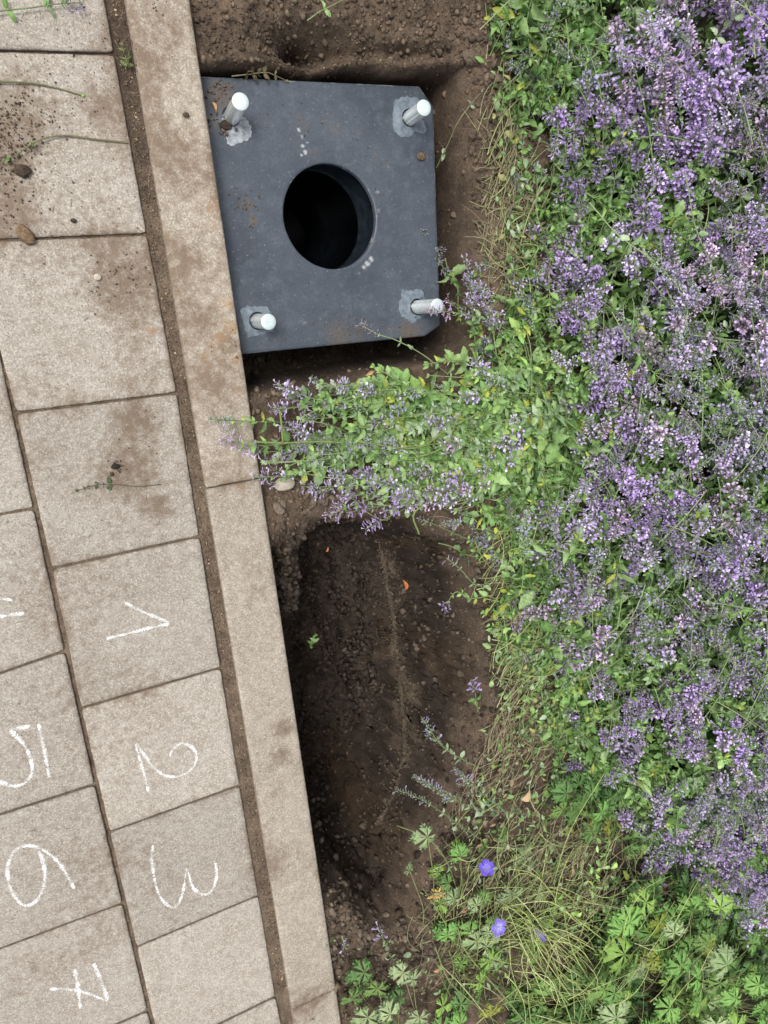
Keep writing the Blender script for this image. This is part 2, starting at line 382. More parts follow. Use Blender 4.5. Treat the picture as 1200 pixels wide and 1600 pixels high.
# ================================================================ PAVING SLABS AND KERB
def blob(px, py, r, amt, ch=0, sx=1.0, sy=1.0): p = un(px, py); return (p[0], p[1], r, amt, ch, sx, sy)
STAINS = [blob(190, 450, 0.075, 0.95), blob(165, 420, 0.13, 0.5), blob(205, 510, 0.07, 0.5), blob(150, 150, 0.035, 0.6), blob(165, 170, 0.03, .8),
          blob(10, 225, 0.07, 0.9), blob(5, 180, 0.12, 0.5), blob(30, 300, 0.09, 0.45), blob(220, 660, 0.05, 0.65), blob(205, 735, 0.07, 0.55),
          blob(245, 790, 0.03, 0.7), blob(70, 710, 0.04, 0.45), blob(230, 580, 0.08, 0.4), blob(120, 520, .1, .25), blob(60, 620, 0.1, 0.2),
          blob(340, 400, 0.05, 0.4), blob(265, 180, 0.13, 0.35), blob(290, 260, 0.14, 0.45), blob(300, 420, 0.12, 0.45), blob(330, 560, 0.13, 0.55),
          blob(360, 740, 0.06, 0.6), blob(370, 700, 0.06, 0.5), blob(445, 1135, 0.022, 0.95), blob(440, 1180, 0.03, 0.45), blob(480, 1570, 0.07, 0.65),
          blob(420, 1350, 0.05, 0.4), blob(400, 930, 0.05, 0.3), blob(60, 1000, .2, .2), blob(150, 1050, .12, .3), blob(220, 1190, .1, .15),
          blob(90, 1360, .15, .3), blob(240, 1300, .12, .25), blob(130, 1490, .15, .22), blob(250, 1370, .08, .3), blob(60, 1520, .1, .3), blob(300, 1450, .1, .15),
          blob(352, 475, 0.025, 0.9, 1), blob(358, 510, 0.03, 0.85, 1), blob(340, 530, 0.035, 0.7, 1), blob(368, 560, .02, .8, 1), blob(345, 440, .02, .6, 1), blob(320, 545, .025, .6, 1), blob(335, 590, 0.08, 0.8), blob(345, 640, .05, .6), blob(310, 500, .07, .6), blob(355, 540, .03, .9), blob(325, 560, 0.05, 0.6, 1), blob(330, 330, 0.06, 0.6, 1), blob(262, 360, 0.025, 0.6, 1),
          blob(235, 515, 0.02, 0.8, 1), blob(360, 610, 0.04, 0.5, 1), blob(366, 760, 0.04, 0.6, 1), blob(200, 590, .05, .3, 1), blob(450, 900, .05, .3, 1)]
def dirt(x, y):
    D = np.zeros(np.shape(x) + (3,))
    for bx, by, r, am, ch, sx, sy in STAINS:
        d = np.hypot((x - bx) / sx, (y - by) / sy)
        D[..., ch] = np.maximum(D[..., ch], am * np.exp(-(d / r) ** 2))
    D[..., 0] = np.clip(D[..., 0] + (0.26 + 0.26 * ss(-.3, .4, y)) * ss(.38, .72, fbm(x, y, 6, 5, 81, .6)) + 0.24, 0, 1)
    return D
def slab(name, quad, label, mat, cat, group, inset=0.0026, thick=0.05, n=36, ch=0.0025, rc=0.008, zt=0.0, parent_empty=True):
    """quad: four world corners (TL, TR, BR, BL); a bevelled concrete block with an uneven top"""
    Q = np.array([c[:2] for c in quad]); cen = Q.mean(0)
    e1 = np.linalg.norm(Q[1] - Q[0]); e2 = np.linalg.norm(Q[3] - Q[0])
    def par(L, st):
        k = max(4, int(L / st)); i = inset / L; c = ch / L
        return np.concatenate([[i, i + c * 0.35, i + c], np.linspace(i + c, 1 - i - c, k)[1:-1], [1 - i - c, 1 - i - c * 0.35, 1 - i]])
    u = par(e1, 0.0085); v = par(e2, 0.0085); U, V = np.meshgrid(u, v)
    W = lambda U, V: (Q[0][None, None] * ((1 - U) * (1 - V))[..., None] + Q[1] * (U * (1 - V))[..., None] + Q[2] * (U * V)[..., None] + Q[3] * ((1 - U) * V)[..., None])
    # rounded corners in the plane
    lu = np.minimum(U, 1 - U) * e1 - inset; lv = np.minimum(V, 1 - V) * e2 - inset
    cu = rc - lu; cv = rc - lv; k = (cu > 0) & (cv > 0); m = np.maximum(cu, cv); hyp = np.hypot(cu, cv) + 1e-9
    f = np.where(k, m / hyp, 1.0)
    lu2 = np.where(k, rc - cu * f, lu); lv2 = np.where(k, rc - cv * f, lv)
    U2 = np.where(U < .5, (lu2 + inset) / e1, 1 - (lu2 + inset) / e1); V2 = np.where(V < .5, (lv2 + inset) / e2, 1 - (lv2 + inset) / e2)
    P = W(U2, V2); ed = np.minimum(lu2, lv2)
    # ragged worn arris
    z = zt + 0.0008 * (fbm(P[..., 0], P[..., 1], 30, 3, 91) - 0.5) - ch * 0.9 * (1 - np.clip(ed / ch, 0, 1)) ** 1.7
    jag = 0.0022 * (fbm(P[..., 0], P[..., 1], 120, 3, 92) - 0.5)
    dirn = cen - P; dirn /= np.linalg.norm(dirn, axis=-1)[..., None] + 1e-9
    P = P + dirn * (jag * (ed < 0.002))[..., None]
    a = Acc(); ny_, nx_ = U.shape; I = np.arange(nx_ * ny_).reshape(ny_, nx_)
    D = dirt(P[..., 0], P[..., 1]); edge = np.exp(-ed / 0.006) * 0.55 * fbm(P[..., 0], P[..., 1], 20, 2, 93); D[..., 0] = np.clip(D[..., 0] + edge, 0, 1); D[..., 2] = rng.uniform(0.25, 0.9)
    a.add(np.concatenate([P, z[..., None]], -1), None, np.stack([I[1:, :-1], I[1:, 1:], I[:-1, 1:], I[:-1, :-1]], -1).reshape(-1, 4), D.reshape(-1, 3))
    ring = np.concatenate([I[0, :], I[1:, -1], I[-1, -2::-1], I[-2:0:-1, 0]]); top = a.v[0][ring]; bot = top.copy(); bot[:, 2] = zt - thick
    r = len(ring); qs = [(i, (i + 1) % r, r + (i + 1) % r, r + i) for i in range(r)]
    a.add(np.concatenate([top, bot]), None, [s[::-1] for s in qs], np.full((2 * r, 3), 0.5) * [1, 0, 0])
    org = (cen[0], cen[1], zt - thick)
    if parent_empty:
        e = empty(name, org, label, cat, group); a.build('slab_body', mat, e); return e
    return tag(a.build(name, mat, origin=org), label, cat, group)

def W2(px, py): return un(px, py)[:2]
Ar = {-2: (180, 84), -1: (231, 366), 0: (278, 614), 1: (313, 838), 2: (346, 1043), 3: (375.6, 1226.7), 4: (405, 1399), 5: (431.6, 1557)}
Al = {0: (23.8, 645.7), 1: (79.8, 889), 2: (125.3, 1107), 3: (170.3, 1301), 4: (212.3, 1481)}
AR = {k: W2(*v) for k, v in Ar.items()}; AL = {k: W2(*v) for k, v in Al.items()}
for k, at0 in ((-1, (0, 375)), (-2, (0, 79))):
    d = W2(*at0) - AR[k]; d /= np.linalg.norm(d); AL[k] = AR[k] + 0.30 * d
AR[-3] = AR[-2] + (AR[-2] - AR[-1]); AL[-3] = AL[-2] + (AL[-2] - AL[-1])
AL[5] = AL[4] + (AL[4] - AL[3]); AR[6] = AR[5] + (AR[5] - AR[4]); AL[6] = AL[5] + (AL[5] - AL[4])
AR[6] = (AR[6] + AL[6] + np.array([.3, 0])) / 2
Br = [(45.5, 796), (96, 1018.5), (144.7, 1226.7), (186.7, 1413.3), (228.7, 1581)]; B0 = [(0, 804), (0, 1051.8), (0, 1273), (0, 1483), None]
BR, BL = {}, {}
for i, (r, l) in enumerate(zip(Br, B0)):
    BR[i] = W2(*r); d = (W2(*l) - BR[i]) if l is not None else (BL[i - 1] - BR[i - 1]); d = d / np.linalg.norm(d); BL[i] = BR[i] + 0.30 * d
_ay = np.array([AL[k][1] for k in range(6, -4, -1)]); _ax = np.array([AL[k][0] for k in range(6, -4, -1)])
for i in range(5):
    sh = np.interp(BR[i][1], _ay, _ax) - 0.0042 - BR[i][0]; BR[i] = BR[i] + np.array([sh, 0]); BL[i] = BL[i] + np.array([sh, 0])
BR[-1] = BR[0] + (BR[0] - BR[1]); BL[-1] = BL[0] + (BL[0] - BL[1]); BR[5] = BR[4] + (BR[4] - BR[3]); BL[5] = BL[4] + (BL[4] - BL[3])
GS = 'concrete paving slabs'
labA = {-3: 'speckled slab at the top left corner, above the slab with two loose sprigs', -2: 'soil spattered slab carrying two loose green sprigs and a dark clod',
        -1: 'slab with a big brown muddy stain and one round pebble', 0: 'slab with a small withered sprig and brown spots, above the chalk 1',
        1: 'clean grey slab with chalk number 1 on it', 2: 'slab with chalk number 2 on it', 3: 'slab with chalk number 3 on it, below the chalk 2',
        4: 'blank pale slab with faint chalk smear below the chalk 3', 5: 'cut off blank slab at the bottom edge beside the kerb'}
SL = {}
for k in range(-3, 6):
    SL['A', k] = slab('paving_slab', [AL[k], AR[k], AR[k + 1], AL[k + 1]], labA[k], M_SLAB, 'paving slab', GS, zt=0.0006 * ((k * 7) % 4))
labB = {-1: 'sliver of blank slab at the left edge above the one with part of a chalk 4', 0: 'slab at the left edge with two chalk strokes of a cut off 4',
        1: 'slab with chalk number 5 on it', 2: 'slab with chalk number 6 on it', 3: 'slab with chalk number 7 on it', 4: 'thin visible corner of slab under the chalk 7 slab'}
for k in range(-1, 5):
    SL['B', k] = slab('paving_slab', [BL[k], BR[k], BR[k + 1], BL[k + 1]], labB[k], M_SLAB, 'paving slab', GS, zt=0.0006 * ((k * 5 + 1) % 4))
# paving that goes on outside the photograph
a = Acc()
def flat_block(a, x0, y0, x1, y1, z1=0.0, z0=-0.05, i=0.003, c=0.003):
    v = [(x0 + i, y0 + i, z0), (x1 - i, y0 + i, z0), (x1 - i, y1 - i, z0), (x0 + i, y1 - i, z0)]
    v += [(p[0], p[1], z1 - c) for p in v]; v += [(x0 + i + c, y0 + i + c, z1), (x1 - i - c, y0 + i + c, z1), (x1 - i - c, y1 - i - c, z1), (x0 + i + c, y1 - i - c, z1)]
    q = [(k, (k + 1) % 4, 4 + (k + 1) % 4, 4 + k) for k in range(4)] + [(4 + k, 4 + (k + 1) % 4, 8 + (k + 1) % 4, 8 + k) for k in range(4)] + [(8, 9, 10, 11)]
    a.add(v, None, q, (0.3, 0, rng.uniform(.25, .9)))
for ci in range(0, 9):
    x0 = -0.30 * ci; off = 0.59 * 0.3 * (ci % 2) if ci else 0
    for j in range(-22, 14):
        y1 = -0.3 * j - off; y0 = y1 - 0.3
        if ci == 0 and AR[6][1] + 0.1 < y1 and y0 < AR[-3][1] - 0.15: continue
        if ci == 1 and BR[5][1] + 0.1 < y1 and y0 < BR[-1][1] - 0.15: continue
        if ci == 2 and y1 < 1.2 and y0 > -2 : pass
        flat_block(a, x0 - (0.004 if ci else 0), y0, x0 + 0.298, y1)
# keep clear of the modelled slabs
tag(a.build('pavement', M_SLAB), kind='structure', label='rows of concrete slabs going on outside the photograph')

KJ = [(325.5, 761, 400.5, 750), (455, 1574, 521, 1549)]
def kx(t, pts):     # kerb edge as a function of world y, from measured pixels
    P = np.array([W2(*p) for p in pts]); o = np.argsort(P[:, 1]); P = P[o]
    f = np.polyfit(P[:, 1], P[:, 0], 1); return f[0] * t + f[1]
KLp = [(192, 0), (245, 315), (287, 556), (325.5, 763), (364, 1040), (380, 1120), (448, 1544)]; KRp = [(292, 0), (317, 122), (380, 556), (452.6, 1040), (532, 1600)]
def kerb(y1, y0, label):
    def pt(y, side): return np.array([kx(y, KLp if side == 0 else KRp), y])
    q = [pt(y1, 0), pt(y1, 1), pt(y0, 1), pt(y0, 0)]
    return slab('kerb_stone', q, label, M_KERB, 'kerb stone', 'concrete kerb stones along the bed', inset=0.0012, thick=0.22, ch=0.004, rc=0.006, zt=0.004, parent_empty=False)
yj0 = un(360, 756)[1]; yj1 = un(488, 1562)[1]
kerb(yj0 + 1.0, yj0, 'kerb stone alongside the steel plate, stained brown and orange')
kerb(yj0, yj1, 'long clean kerb stone alongside the dark open pit')
kerb(yj1, yj1 - 1.0, 'short visible end of kerb stone at the bottom edge')
a = Acc()
for j in range(6):
    for s in (1, -1):
        y0 = (yj0 + 1.0 + j) if s == 1 else (yj1 - 2.0 - j)
        flat_block(a, 0.327, y0, 0.446, y0 + 1.0, 0.004, -0.22, 0.001, 0.004)
tag(a.build('kerb', M_KERB), kind='structure', label='kerb going on outside the photograph')

# ---------------------------------------------------------------- chalk numbers
c5 = lambda L: [(x / 2.143, 1040 + y / 2.143) for x, y in L]
c4 = lambda L: [(x / 2.857, 560 + y / 2.857) for x, y in L]
DIG = {('A', 1): [c4([(550, 1085), (640, 1130), (765, 1180)]), c4([(765, 1180), (680, 1198), (570, 1225), (465, 1250)])],
       ('B', 0): [[(23, 938), (0, 934.5), (-40, 928), (-62, 926)], [(42, 957), (0, 962.5), (-60, 970), (-105, 976)], [(-62, 926), (-50, 960), (-42, 998)]],
       ('A', 2): [c5([(497, 425), (485, 370), (470, 320), (455, 262), (485, 300), (520, 345), (560, 368), (600, 368), (640, 345), (658, 310), (650, 280), (625, 262), (600, 262), (578, 280), (565, 308)])],
       ('B', 1): [c5([(128, 187), (140, 245), (150, 290), (165, 378)]), c5([(108, 198), (75, 206), (38, 212), (70, 250), (95, 290), (108, 340), (95, 380), (60, 400), (20, 395), (-5, 380)])],
       ('B', 2): [c5([(250, 748), (225, 700), (190, 650), (140, 612), (100, 600), (60, 610), (35, 640), (25, 680), (35, 740), (60, 785), (90, 800), (120, 785), (145, 740), (150, 690), (140, 640), (125, 612)])],
       ('A', 3): [c5([(512, 595), (508, 640), (515, 700), (535, 770), (575, 808), (600, 790), (615, 740), (625, 682), (645, 740), (680, 765), (710, 750), (725, 700), (718, 648)])],
       ('B', 3): [c5([(160, 1082), (200, 1081), (250, 1085), (300, 1098), (355, 1118), (353, 1095), (340, 1055), (312, 993)]), c5([(248, 1010), (256, 1045), (262, 1080), (266, 1115), (270, 1155)])]}
for key, strokes in DIG.items():
    a = Acc(); sl = SL[key]; zt = sl.location[2] + 0.05 + 0.0012
    for si, st in enumerate(strokes):
        P = np.array([[*W2(*p), 0] for p in st]); P = catmull(P, 14)[:, :2]
        T = np.gradient(P, axis=0); T /= np.linalg.norm(T, axis=1)[:, None]; Nn = np.stack([-T[:, 1], T[:, 0]], 1)
        s = np.concatenate([[0], np.cumsum(np.linalg.norm(np.diff(P, axis=0), axis=1))])
        wd = 0.0070 * (0.7 + 0.6 * vn(s * 60, 0 * s, si)) if key in (('B', 3), ('B', 1), ('B', 2)) else 0.0061 * (0.7 + 0.6 * vn(s * 60, 0 * s, si))
        cols = []
        off = [-1, -0.55, 0, 0.55, 1]; val = [-0.30, 0.13, 0.25, 0.13, -0.30]
        v = np.stack([np.concatenate([P + Nn * (wd * o)[:, None], np.full((len(P), 1), zt + 0.0002 * si)], 1) for o in off], 1)
        fade = np.minimum(1, np.minimum(s, s[-1] - s) / 0.004)
        cc = np.stack([np.repeat((vv + 0.16 * (vn(s * 90, 0 * s + 3, si + 5) - 0.5) - 0.5 * (1 - fade))[:, None], 3, 1) for vv in val], 1)
        m = len(P); I = np.arange(m * 5).reshape(m, 5)
        a.add(v, None, np.stack([I[:-1, :-1], I[1:, :-1], I[1:, 1:], I[:-1, 1:]], -1).reshape(-1, 4), cc.reshape(-1, 3))
    a.build('chalk_number', M_CHALK, sl)
# faint smear on the blank slab
# ================================================================ STEEL ANCHOR PLATE
pc = [np.array([kx(.57, KRp) + 0.004, 0.582]), un(655, 135, PZ)[:2], un(677, 166, PZ)[:2], un(688, 508, PZ)[:2], un(664, 525, PZ)[:2], un(382, 553, PZ)[:2] + np.array([-0.006, 0])]
pc[0][1] = un(345, 120, PZ)[1]
plate = empty('anchor_plate', (HC[0], HC[1], PZ - 0.012), 'blue grey square steel plate with round hole and four bolts, beside the kerb', 'steel plate')
rods = [((362, 183), (376, 158), 0.090), ((640, 185), (663, 168), 0.078), ((403, 502), (420, 503), 0.072), ((652, 480), (684, 478), 0.092)]
RB = [un(*b, PZ) for b, t, h in rods]
# plate mesh: polar grid between hole and outline
nA = 288; th = np.arange(nA) * 2 * np.pi / nA
def ray_poly(c, d, poly):
    best = 1e9
    for i in range(len(poly)):
        p, q2 = poly[i], poly[(i + 1) % len(poly)]; e = q2 - p; den = d[0] * e[1] - d[1] * e[0]
        if abs(den) < 1e-12: continue
        t = ((p[0] - c[0]) * e[1] - (p[1] - c[1]) * e[0]) / den; u = ((p[0] - c[0]) * d[1] - (p[1] - c[1]) * d[0]) / den
        if t > 0 and -1e-9 <= u <= 1 + 1e-9: best = min(best, t)
    return best
angs = list(th) + [math.atan2(p[1] - HC[1], p[0] - HC[0]) % (2 * math.pi) for p in pc]
th = np.array(sorted(set(angs))); nA = len(th)
hr = 0.1065 * (1 + 0.006 * (vn(th * 9, 0 * th, 5) - 0.5))
orr = np.array([ray_poly(HC, (math.cos(t), math.sin(t)), pc) for t in th])
kk = 34; rings = []
D2 = np.stack([np.cos(th), np.sin(th)], 1)
def ringv(r, z): return np.concatenate([HC + D2 * r[:, None], np.full((nA, 1), z)], 1)
rings.append(ringv(hr, PZ - 0.012)); rings.append(ringv(hr, PZ - 0.0015)); rings.append(ringv(hr + 0.0015, PZ))
for i in range(1, kk): rings.append(ringv(hr + 0.0015 + (orr - 0.0015 - hr - 0.0015) * i / kk, PZ))
rings.append(ringv(orr - 0.0015, PZ)); rings.append(ringv(orr, PZ - 0.0015)); rings.append(ringv(orr, PZ - 0.012)); rings.append(ringv(hr, PZ - 0.012))
V = np.array(rings); nr = len(rings); I = np.arange(nr * nA).reshape(nr, nA); J = np.roll(I, -1, 1)
q = np.stack([I[:-1], I[1:], J[1:], J[:-1]], -1).reshape(-1, 4)
Cc = np.zeros((nr, nA, 3))
for px, py, r, am in [(520, 200, .05, .5), (385, 320, .03, .6), (395, 345, .016, .75), (490, 240, .03, .5), (560, 205, .03, .45), (530, 525, .06, .62), (560, 520, .05, .55), (640, 520, .05, .7),
                      (630, 440, .04, .4), (345, 150, .05, .7), (400, 480, .02, .3), (640, 400, .03, .4), (585, 240, .025, .5), (330, 190, .03, .6), (600, 260, .02, .5), (470, 190, .04, .5), (610, 515, .03, .5)]:
    p = un(px, py, PZ); d = np.hypot(V[..., 0] - p[0], V[..., 1] - p[1]); Cc[..., 0] = np.maximum(Cc[..., 0], am * np.exp(-(d / r) ** 2))
for px, py, r, am in [(467, 203, .005, 1), (472, 214, .004, 1), (473, 228, .005, 1), (477, 238, .006, 1), (471, 243, .004, 1), (480, 222, .003, 1), (574, 412, .008, 1), (580, 405, .007, 1), (568, 417, .005, 1), (684, 330, .006, .8), (685, 360, .006, .9), (686, 400, .005, .8), (372, 265, .02, .35), (474, 503, .018, .45), (590, 330, .012, .5), (590, 300, .01, .5), (345, 225, .02, .3), (520, 330, .0, .0), (560, 425, .02, .4), (540, 262, .012, .5), (582, 375, .012, .55), (370, 200, .02, .25)]:
    if r == 0: continue
    p = un(px, py, PZ); d = np.hypot(V[..., 0] - p[0], V[..., 1] - p[1]); Cc[..., 1] = np.maximum(Cc[..., 1], am * np.exp(-(d / r) ** 2))
Cc[nr - 4:nr - 1, :, 1] = 0.62 * vn(th * 14, 0 * th, 7)[None]; Cc[2:3, :, 1] = 0.55 * vn(th * 12, 0 * th, 8)[None]
a = Acc(); a.add(V.reshape(-1, 3), None, q, Cc.reshape(-1, 3)); a.build('plate', M_STEEL, plate)
# tube going down
a = Acc(); n = 96; t_ = np.arange(n) * 2 * np.pi / n; zz = [PZ - 0.0125, PZ - 0.1, PZ - 0.101, PZ - 0.11, PZ - 0.111, -0.5, -0.505, -0.52, -0.525, -0.95]
rr = [0.113, 0.113, 0.1105, 0.1105, 0.113, 0.113, 0.111, 0.111, 0.113, 0.113]
vi = [(HC[0] + r * math.cos(t), HC[1] + r * math.sin(t), z) for z, r in zip(zz, rr) for t in t_]
q = [(i * n + j, (i + 1) * n + j, (i + 1) * n + (j + 1) % n, i * n + (j + 1) % n) for i in range(len(zz) - 1) for j in range(n)]
a.add(vi, None, q); k0 = (len(zz) - 1) * n
vo = [(HC[0] + r * math.cos(t), HC[1] + r * math.sin(t), z) for z, r in ((PZ - 0.0125, 0.113), (PZ - 0.0125, 0.118), (-0.95, 0.118)) for t in t_]
a.add(vo, None, [(i * n + j, i * n + (j + 1) % n, (i + 1) * n + (j + 1) % n, (i + 1) * n + j) for i in range(2) for j in range(n)])
a.add([(HC[0] + 0.113 * math.cos(t), HC[1] + 0.113 * math.sin(t), -0.94) for t in t_] + [(HC[0], HC[1], -0.93)], [(j, (j + 1) % n, n) for j in range(n)])
a.build('tube', M_PIPE, plate, smooth=False)
labs = ['bolt nearest the kerb at the top of the plate, with dark mud at its foot', None, None, None]
for i, (b, t, h) in enumerate(rods):
    B = RB[i]; Tp = un(*t, PZ + h); Tp = B + (Tp - B) * 1.0; ax = (Tp - B) / np.linalg.norm(Tp - B)
    a = Acc(); n = 64; rad = 0.0158; _, Nn, Bn = frame(ax, (0, 1, 0)); ct = np.arange(n) * 2 * np.pi / n
    circ = np.cos(ct)[:, None] * Nn + np.sin(ct)[:, None] * Bn
    Lr = np.linalg.norm(Tp - B)
    prof = [(-0.05, rad), (0.0, rad), (Lr * 0.5, rad), (Lr - 0.0016, rad)]
    gv = 1 - .10 * np.exp(-(((ct - 2.0 - i * .6) % 6.283 - 1.2) / .16) ** 2) - .07 * np.exp(-(((ct - 4.1 + i) % 6.283 - 1.2) / .13) ** 2)
    vv = np.concatenate([B + ax * s + circ * gv[:, None] * r for s, r in prof])
    a.add(vv, None, [(k * n + j, k * n + (j + 1) % n, (k + 1) * n + (j + 1) % n, (k + 1) * n + j) for k in range(len(prof) - 1) for j in range(n)])
    bo = a.build('bolt', M_ZINC, plate, smooth=True)
    e = Acc(); prof = [(Lr - 0.0016, rad), (Lr, rad - 0.0018), (Lr + 0.0001, rad * 0.5), (Lr + 0.0001, 0.0005)]
    vv = np.concatenate([B + ax * s + circ * r for s, r in prof])
    e.add(vv - np.array(plate.location) , None, [(k * n + j, k * n + (j + 1) % n, (k + 1) * n + (j + 1) % n, (k + 1) * n + j) for k in range(3) for j in range(n)])
    eo = e.build('bolt_end', M_ZINCTOP); eo.parent = bo
    # dark clearance ring and sealant patch on the plate
    a = Acc(); m = 60; tt = np.arange(m) * 2 * np.pi / m
    off = [(0.006, -0.024), (-0.004, 0.004), (-0.002, 0.004), (-0.012, 0.006)][i]; sz = [(0.028, 0.024), (0.036, 0.037), (0.033, 0.030), (0.033, 0.036)][i]
    sq = 1 / (np.abs(np.cos(tt)) ** 5 + np.abs(np.sin(tt)) ** 5) ** 0.2
    ro = (0.72 + 0.34 * vn(tt * 2, 0 * tt, 40 + i) + 0.16 * vn(tt * 9, 0 * tt, 44 + i)) * sq
    outer = np.stack([B[0] + off[0] + sz[0] * ro * np.cos(tt + 0.15), B[1] + off[1] + sz[1] * ro * np.sin(tt + 0.15), np.full(m, PZ + 0.0004)], 1)
    mid_ = outer * 0.75 + np.array([B[0] + off[0], B[1] + off[1], PZ + 0.0014]) * 0.25; mid_[:, 2] = PZ + 0.0012
    inn = np.stack([B[0] + 0.0162 * np.cos(tt + 0.15), B[1] + 0.0162 * np.sin(tt + 0.15), np.full(m, PZ + 0.001)], 1)
    if i == 0: # patch shows mostly below the bolt
        inn = np.stack([B[0] + off[0] + 0.004 * np.cos(tt + .15), B[1] + off[1] + 0.004 * np.sin(tt + .15), np.full(m, PZ + 0.0012)], 1)
    I = np.arange(3 * m).reshape(3, m); J = np.roll(I, -1, 1)
    a.add(np.concatenate([outer, mid_, inn]), None, np.stack([I[:-1], J[:-1], J[1:], I[1:]], -1).reshape(-1, 4)); a.build('sealant_patch', M_SEALW if i == 0 else M_SEAL, plate)
    a = Acc(); a.add(np.concatenate([np.stack([B[0] - 0.001 + 0.0185 * np.cos(tt), B[1] + 0.001 + 0.0185 * np.sin(tt), np.full(m, PZ + 0.0019)], 1), [[B[0], B[1], PZ + 0.0019]]]), [(j, (j + 1) % m, m) for j in range(m)])
    a.build('bolt_hole', M_PIPE, plate)

# ================================================================ CRUMBS, CLODS, PEBBLES
def ico():
    p = (1 + 5 ** .5) / 2
    v = np.array([(-1, p, 0), (1, p, 0), (-1, -p, 0), (1, -p, 0), (0, -1, p), (0, 1, p), (0, -1, -p), (0, 1, -p), (p, 0, -1), (p, 0, 1), (-p, 0, -1), (-p, 0, 1)], float)
    v /= np.linalg.norm(v[0])
    f = [(0, 11, 5), (0, 5, 1), (0, 1, 7), (0, 7, 10), (0, 10, 11), (1, 5, 9), (5, 11, 4), (11, 10, 2), (10, 7, 6), (7, 1, 8), (3, 9, 4), (3, 4, 2), (3, 2, 6), (3, 6, 8), (3, 8, 9), (4, 9, 5), (2, 4, 11), (6, 2, 10), (8, 6, 7), (9, 8, 1)]
    return v, np.array(f)
def ico2(k=1):
    v, f = ico(); v = list(map(tuple, v)); f = list(f)
    for _ in range(k):
        cache = {}; nf = []
        def mid(i, j):
            key = (min(i, j), max(i, j))
            if key not in cache:
                m = (np.array(v[i]) + np.array(v[j])) / 2; m /= np.linalg.norm(m); v.append(tuple(m)); cache[key] = len(v) - 1
            return cache[key]
        for a_, b_, c_ in f:
            x, y, z = mid(a_, b_), mid(b_, c_), mid(c_, a_); nf += [(a_, x, z), (b_, y, x), (c_, z, y), (x, y, z)]
        f = nf
    return np.array(v), np.array(f)
def rough_ball(k, amp, seed):
    v, f = ico2(k); r = 1 + amp * 2 * (fbm(v[:, 0] * 3 + 5 * v[:, 2] + seed, v[:, 1] * 3 - 4 * v[:, 2], 1.0, 4, seed) - 0.5)
    v = v * r[:, None] * (1, 0.85, 0.7); return v, f, np.zeros((0, 4), np.int64), np.ones((len(v), 3))
CR_ = [rough_ball(0, 0.6, s) for s in range(5)]; CR1 = [rough_ball(1, 0.75, s + 9) for s in range(4)]
def rotz(a):
    c, s = np.cos(a), np.sin(a); M = np.zeros(np.shape(a) + (3, 3)); M[..., 0, 0] = c; M[..., 0, 1] = -s; M[..., 1, 0] = s; M[..., 1, 1] = c; M[..., 2, 2] = 1; return M
def rrot(n):
    Q, _ = np.linalg.qr(rng.normal(size=(n, 3, 3))); return Q * np.sign(np.linalg.det(Q))[:, None, None]
def scatter_crumbs(acc, x, y, z, size, col, big=False):
    n = len(x); pi = rng.integers(0, 4, n)
    for k in range(4):
        s = pi == k
        if s.any(): acc.inst((CR1 if big else CR_)[k], rrot(s.sum()) * size[s][:, None, None], np.stack([x[s], y[s], z[s] + size[s] * 0.3], 1), col[s])
a = Acc(); n = 52000
x = rng.uniform(0.45, 1.5, n); y = rng.uniform(-1.75, 0.85, n); z = ground_z(x, y)
cl = fbm(x, y, 14, 3, 101); keep = (cl + rng.random(n) * 0.5 > 0.72)
over = sdf(pc, x, y) > -0.01; keep &= ~over; x, y, z = x[keep], y[keep], z[keep]; n = len(x)
size = 0.0014 + 0.0065 * rng.random(n) ** 4.5 + 0.0004
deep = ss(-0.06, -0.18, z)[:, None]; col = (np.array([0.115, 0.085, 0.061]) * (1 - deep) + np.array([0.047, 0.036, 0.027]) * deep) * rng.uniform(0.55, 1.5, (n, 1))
pale = (rng.random(n) < 0.03) & (z > -.06); col[pale] = np.array([0.36, 0.28, 0.18]) * rng.uniform(.6, 1.1, (pale.sum(), 1)); size[pale] = np.minimum(size[pale], .0026)
scatter_crumbs(a, x, y, z, size, col)
# lumpy rubble: pit slope under the kerb, pit foot and clod rims
def rub(px0, px1, py0, py1, zz, n, s0, s1, col):
    px = rng.uniform(px0, px1, n); py = rng.uniform(py0, py1, n); P = np.array([un(u, v, zz) for u, v in zip(px, py)])
    z = ground_z(P[:, 0], P[:, 1]); s = s0 + (s1 - s0) * rng.random(n) ** 2.5
    ok = P[:, 0] > 0.452; scatter_crumbs(a, P[ok, 0], P[ok, 1], z[ok], s[ok], (np.array(col) * rng.uniform(.7, 1.3, (n, 1)))[ok], True)
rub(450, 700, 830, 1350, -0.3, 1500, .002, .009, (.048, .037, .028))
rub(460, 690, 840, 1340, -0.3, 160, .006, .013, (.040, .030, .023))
_t = rng.integers(0, len(ridge), 900); _x = ridge[_t, 0] + rng.normal(0, .0055, 900); _y = ridge[_t, 1] + rng.normal(0, .008, 900)
scatter_crumbs(a, _x, _y, ground_z(_x, _y), .0014 + .004 * rng.random(900) ** 3, np.array([.13, .10, .07]) * rng.uniform(.55, 1.3, (900, 1)))
rub(432, 520, 820, 960, -0.15, 420, .003, .011, (.068, .053, .041))
rub(440, 600, 1290, 1420, -0.25, 200, .003, .012, (.07, .054, .041))
rub(500, 590, 1360, 1560, -0.05, 260, .003, .012, (.13, .1, .075))
rub(430, 620, 730, 800, -0.03, 120, .004, .014, (.14, .11, .085))
rub(690, 770, 60, 420, -0.0, 380, .002, .010, (.11, .082, .06))
rub(300, 740, 0, 110, -0.02, 700, .0015, .0055, (.095, .070, .051))
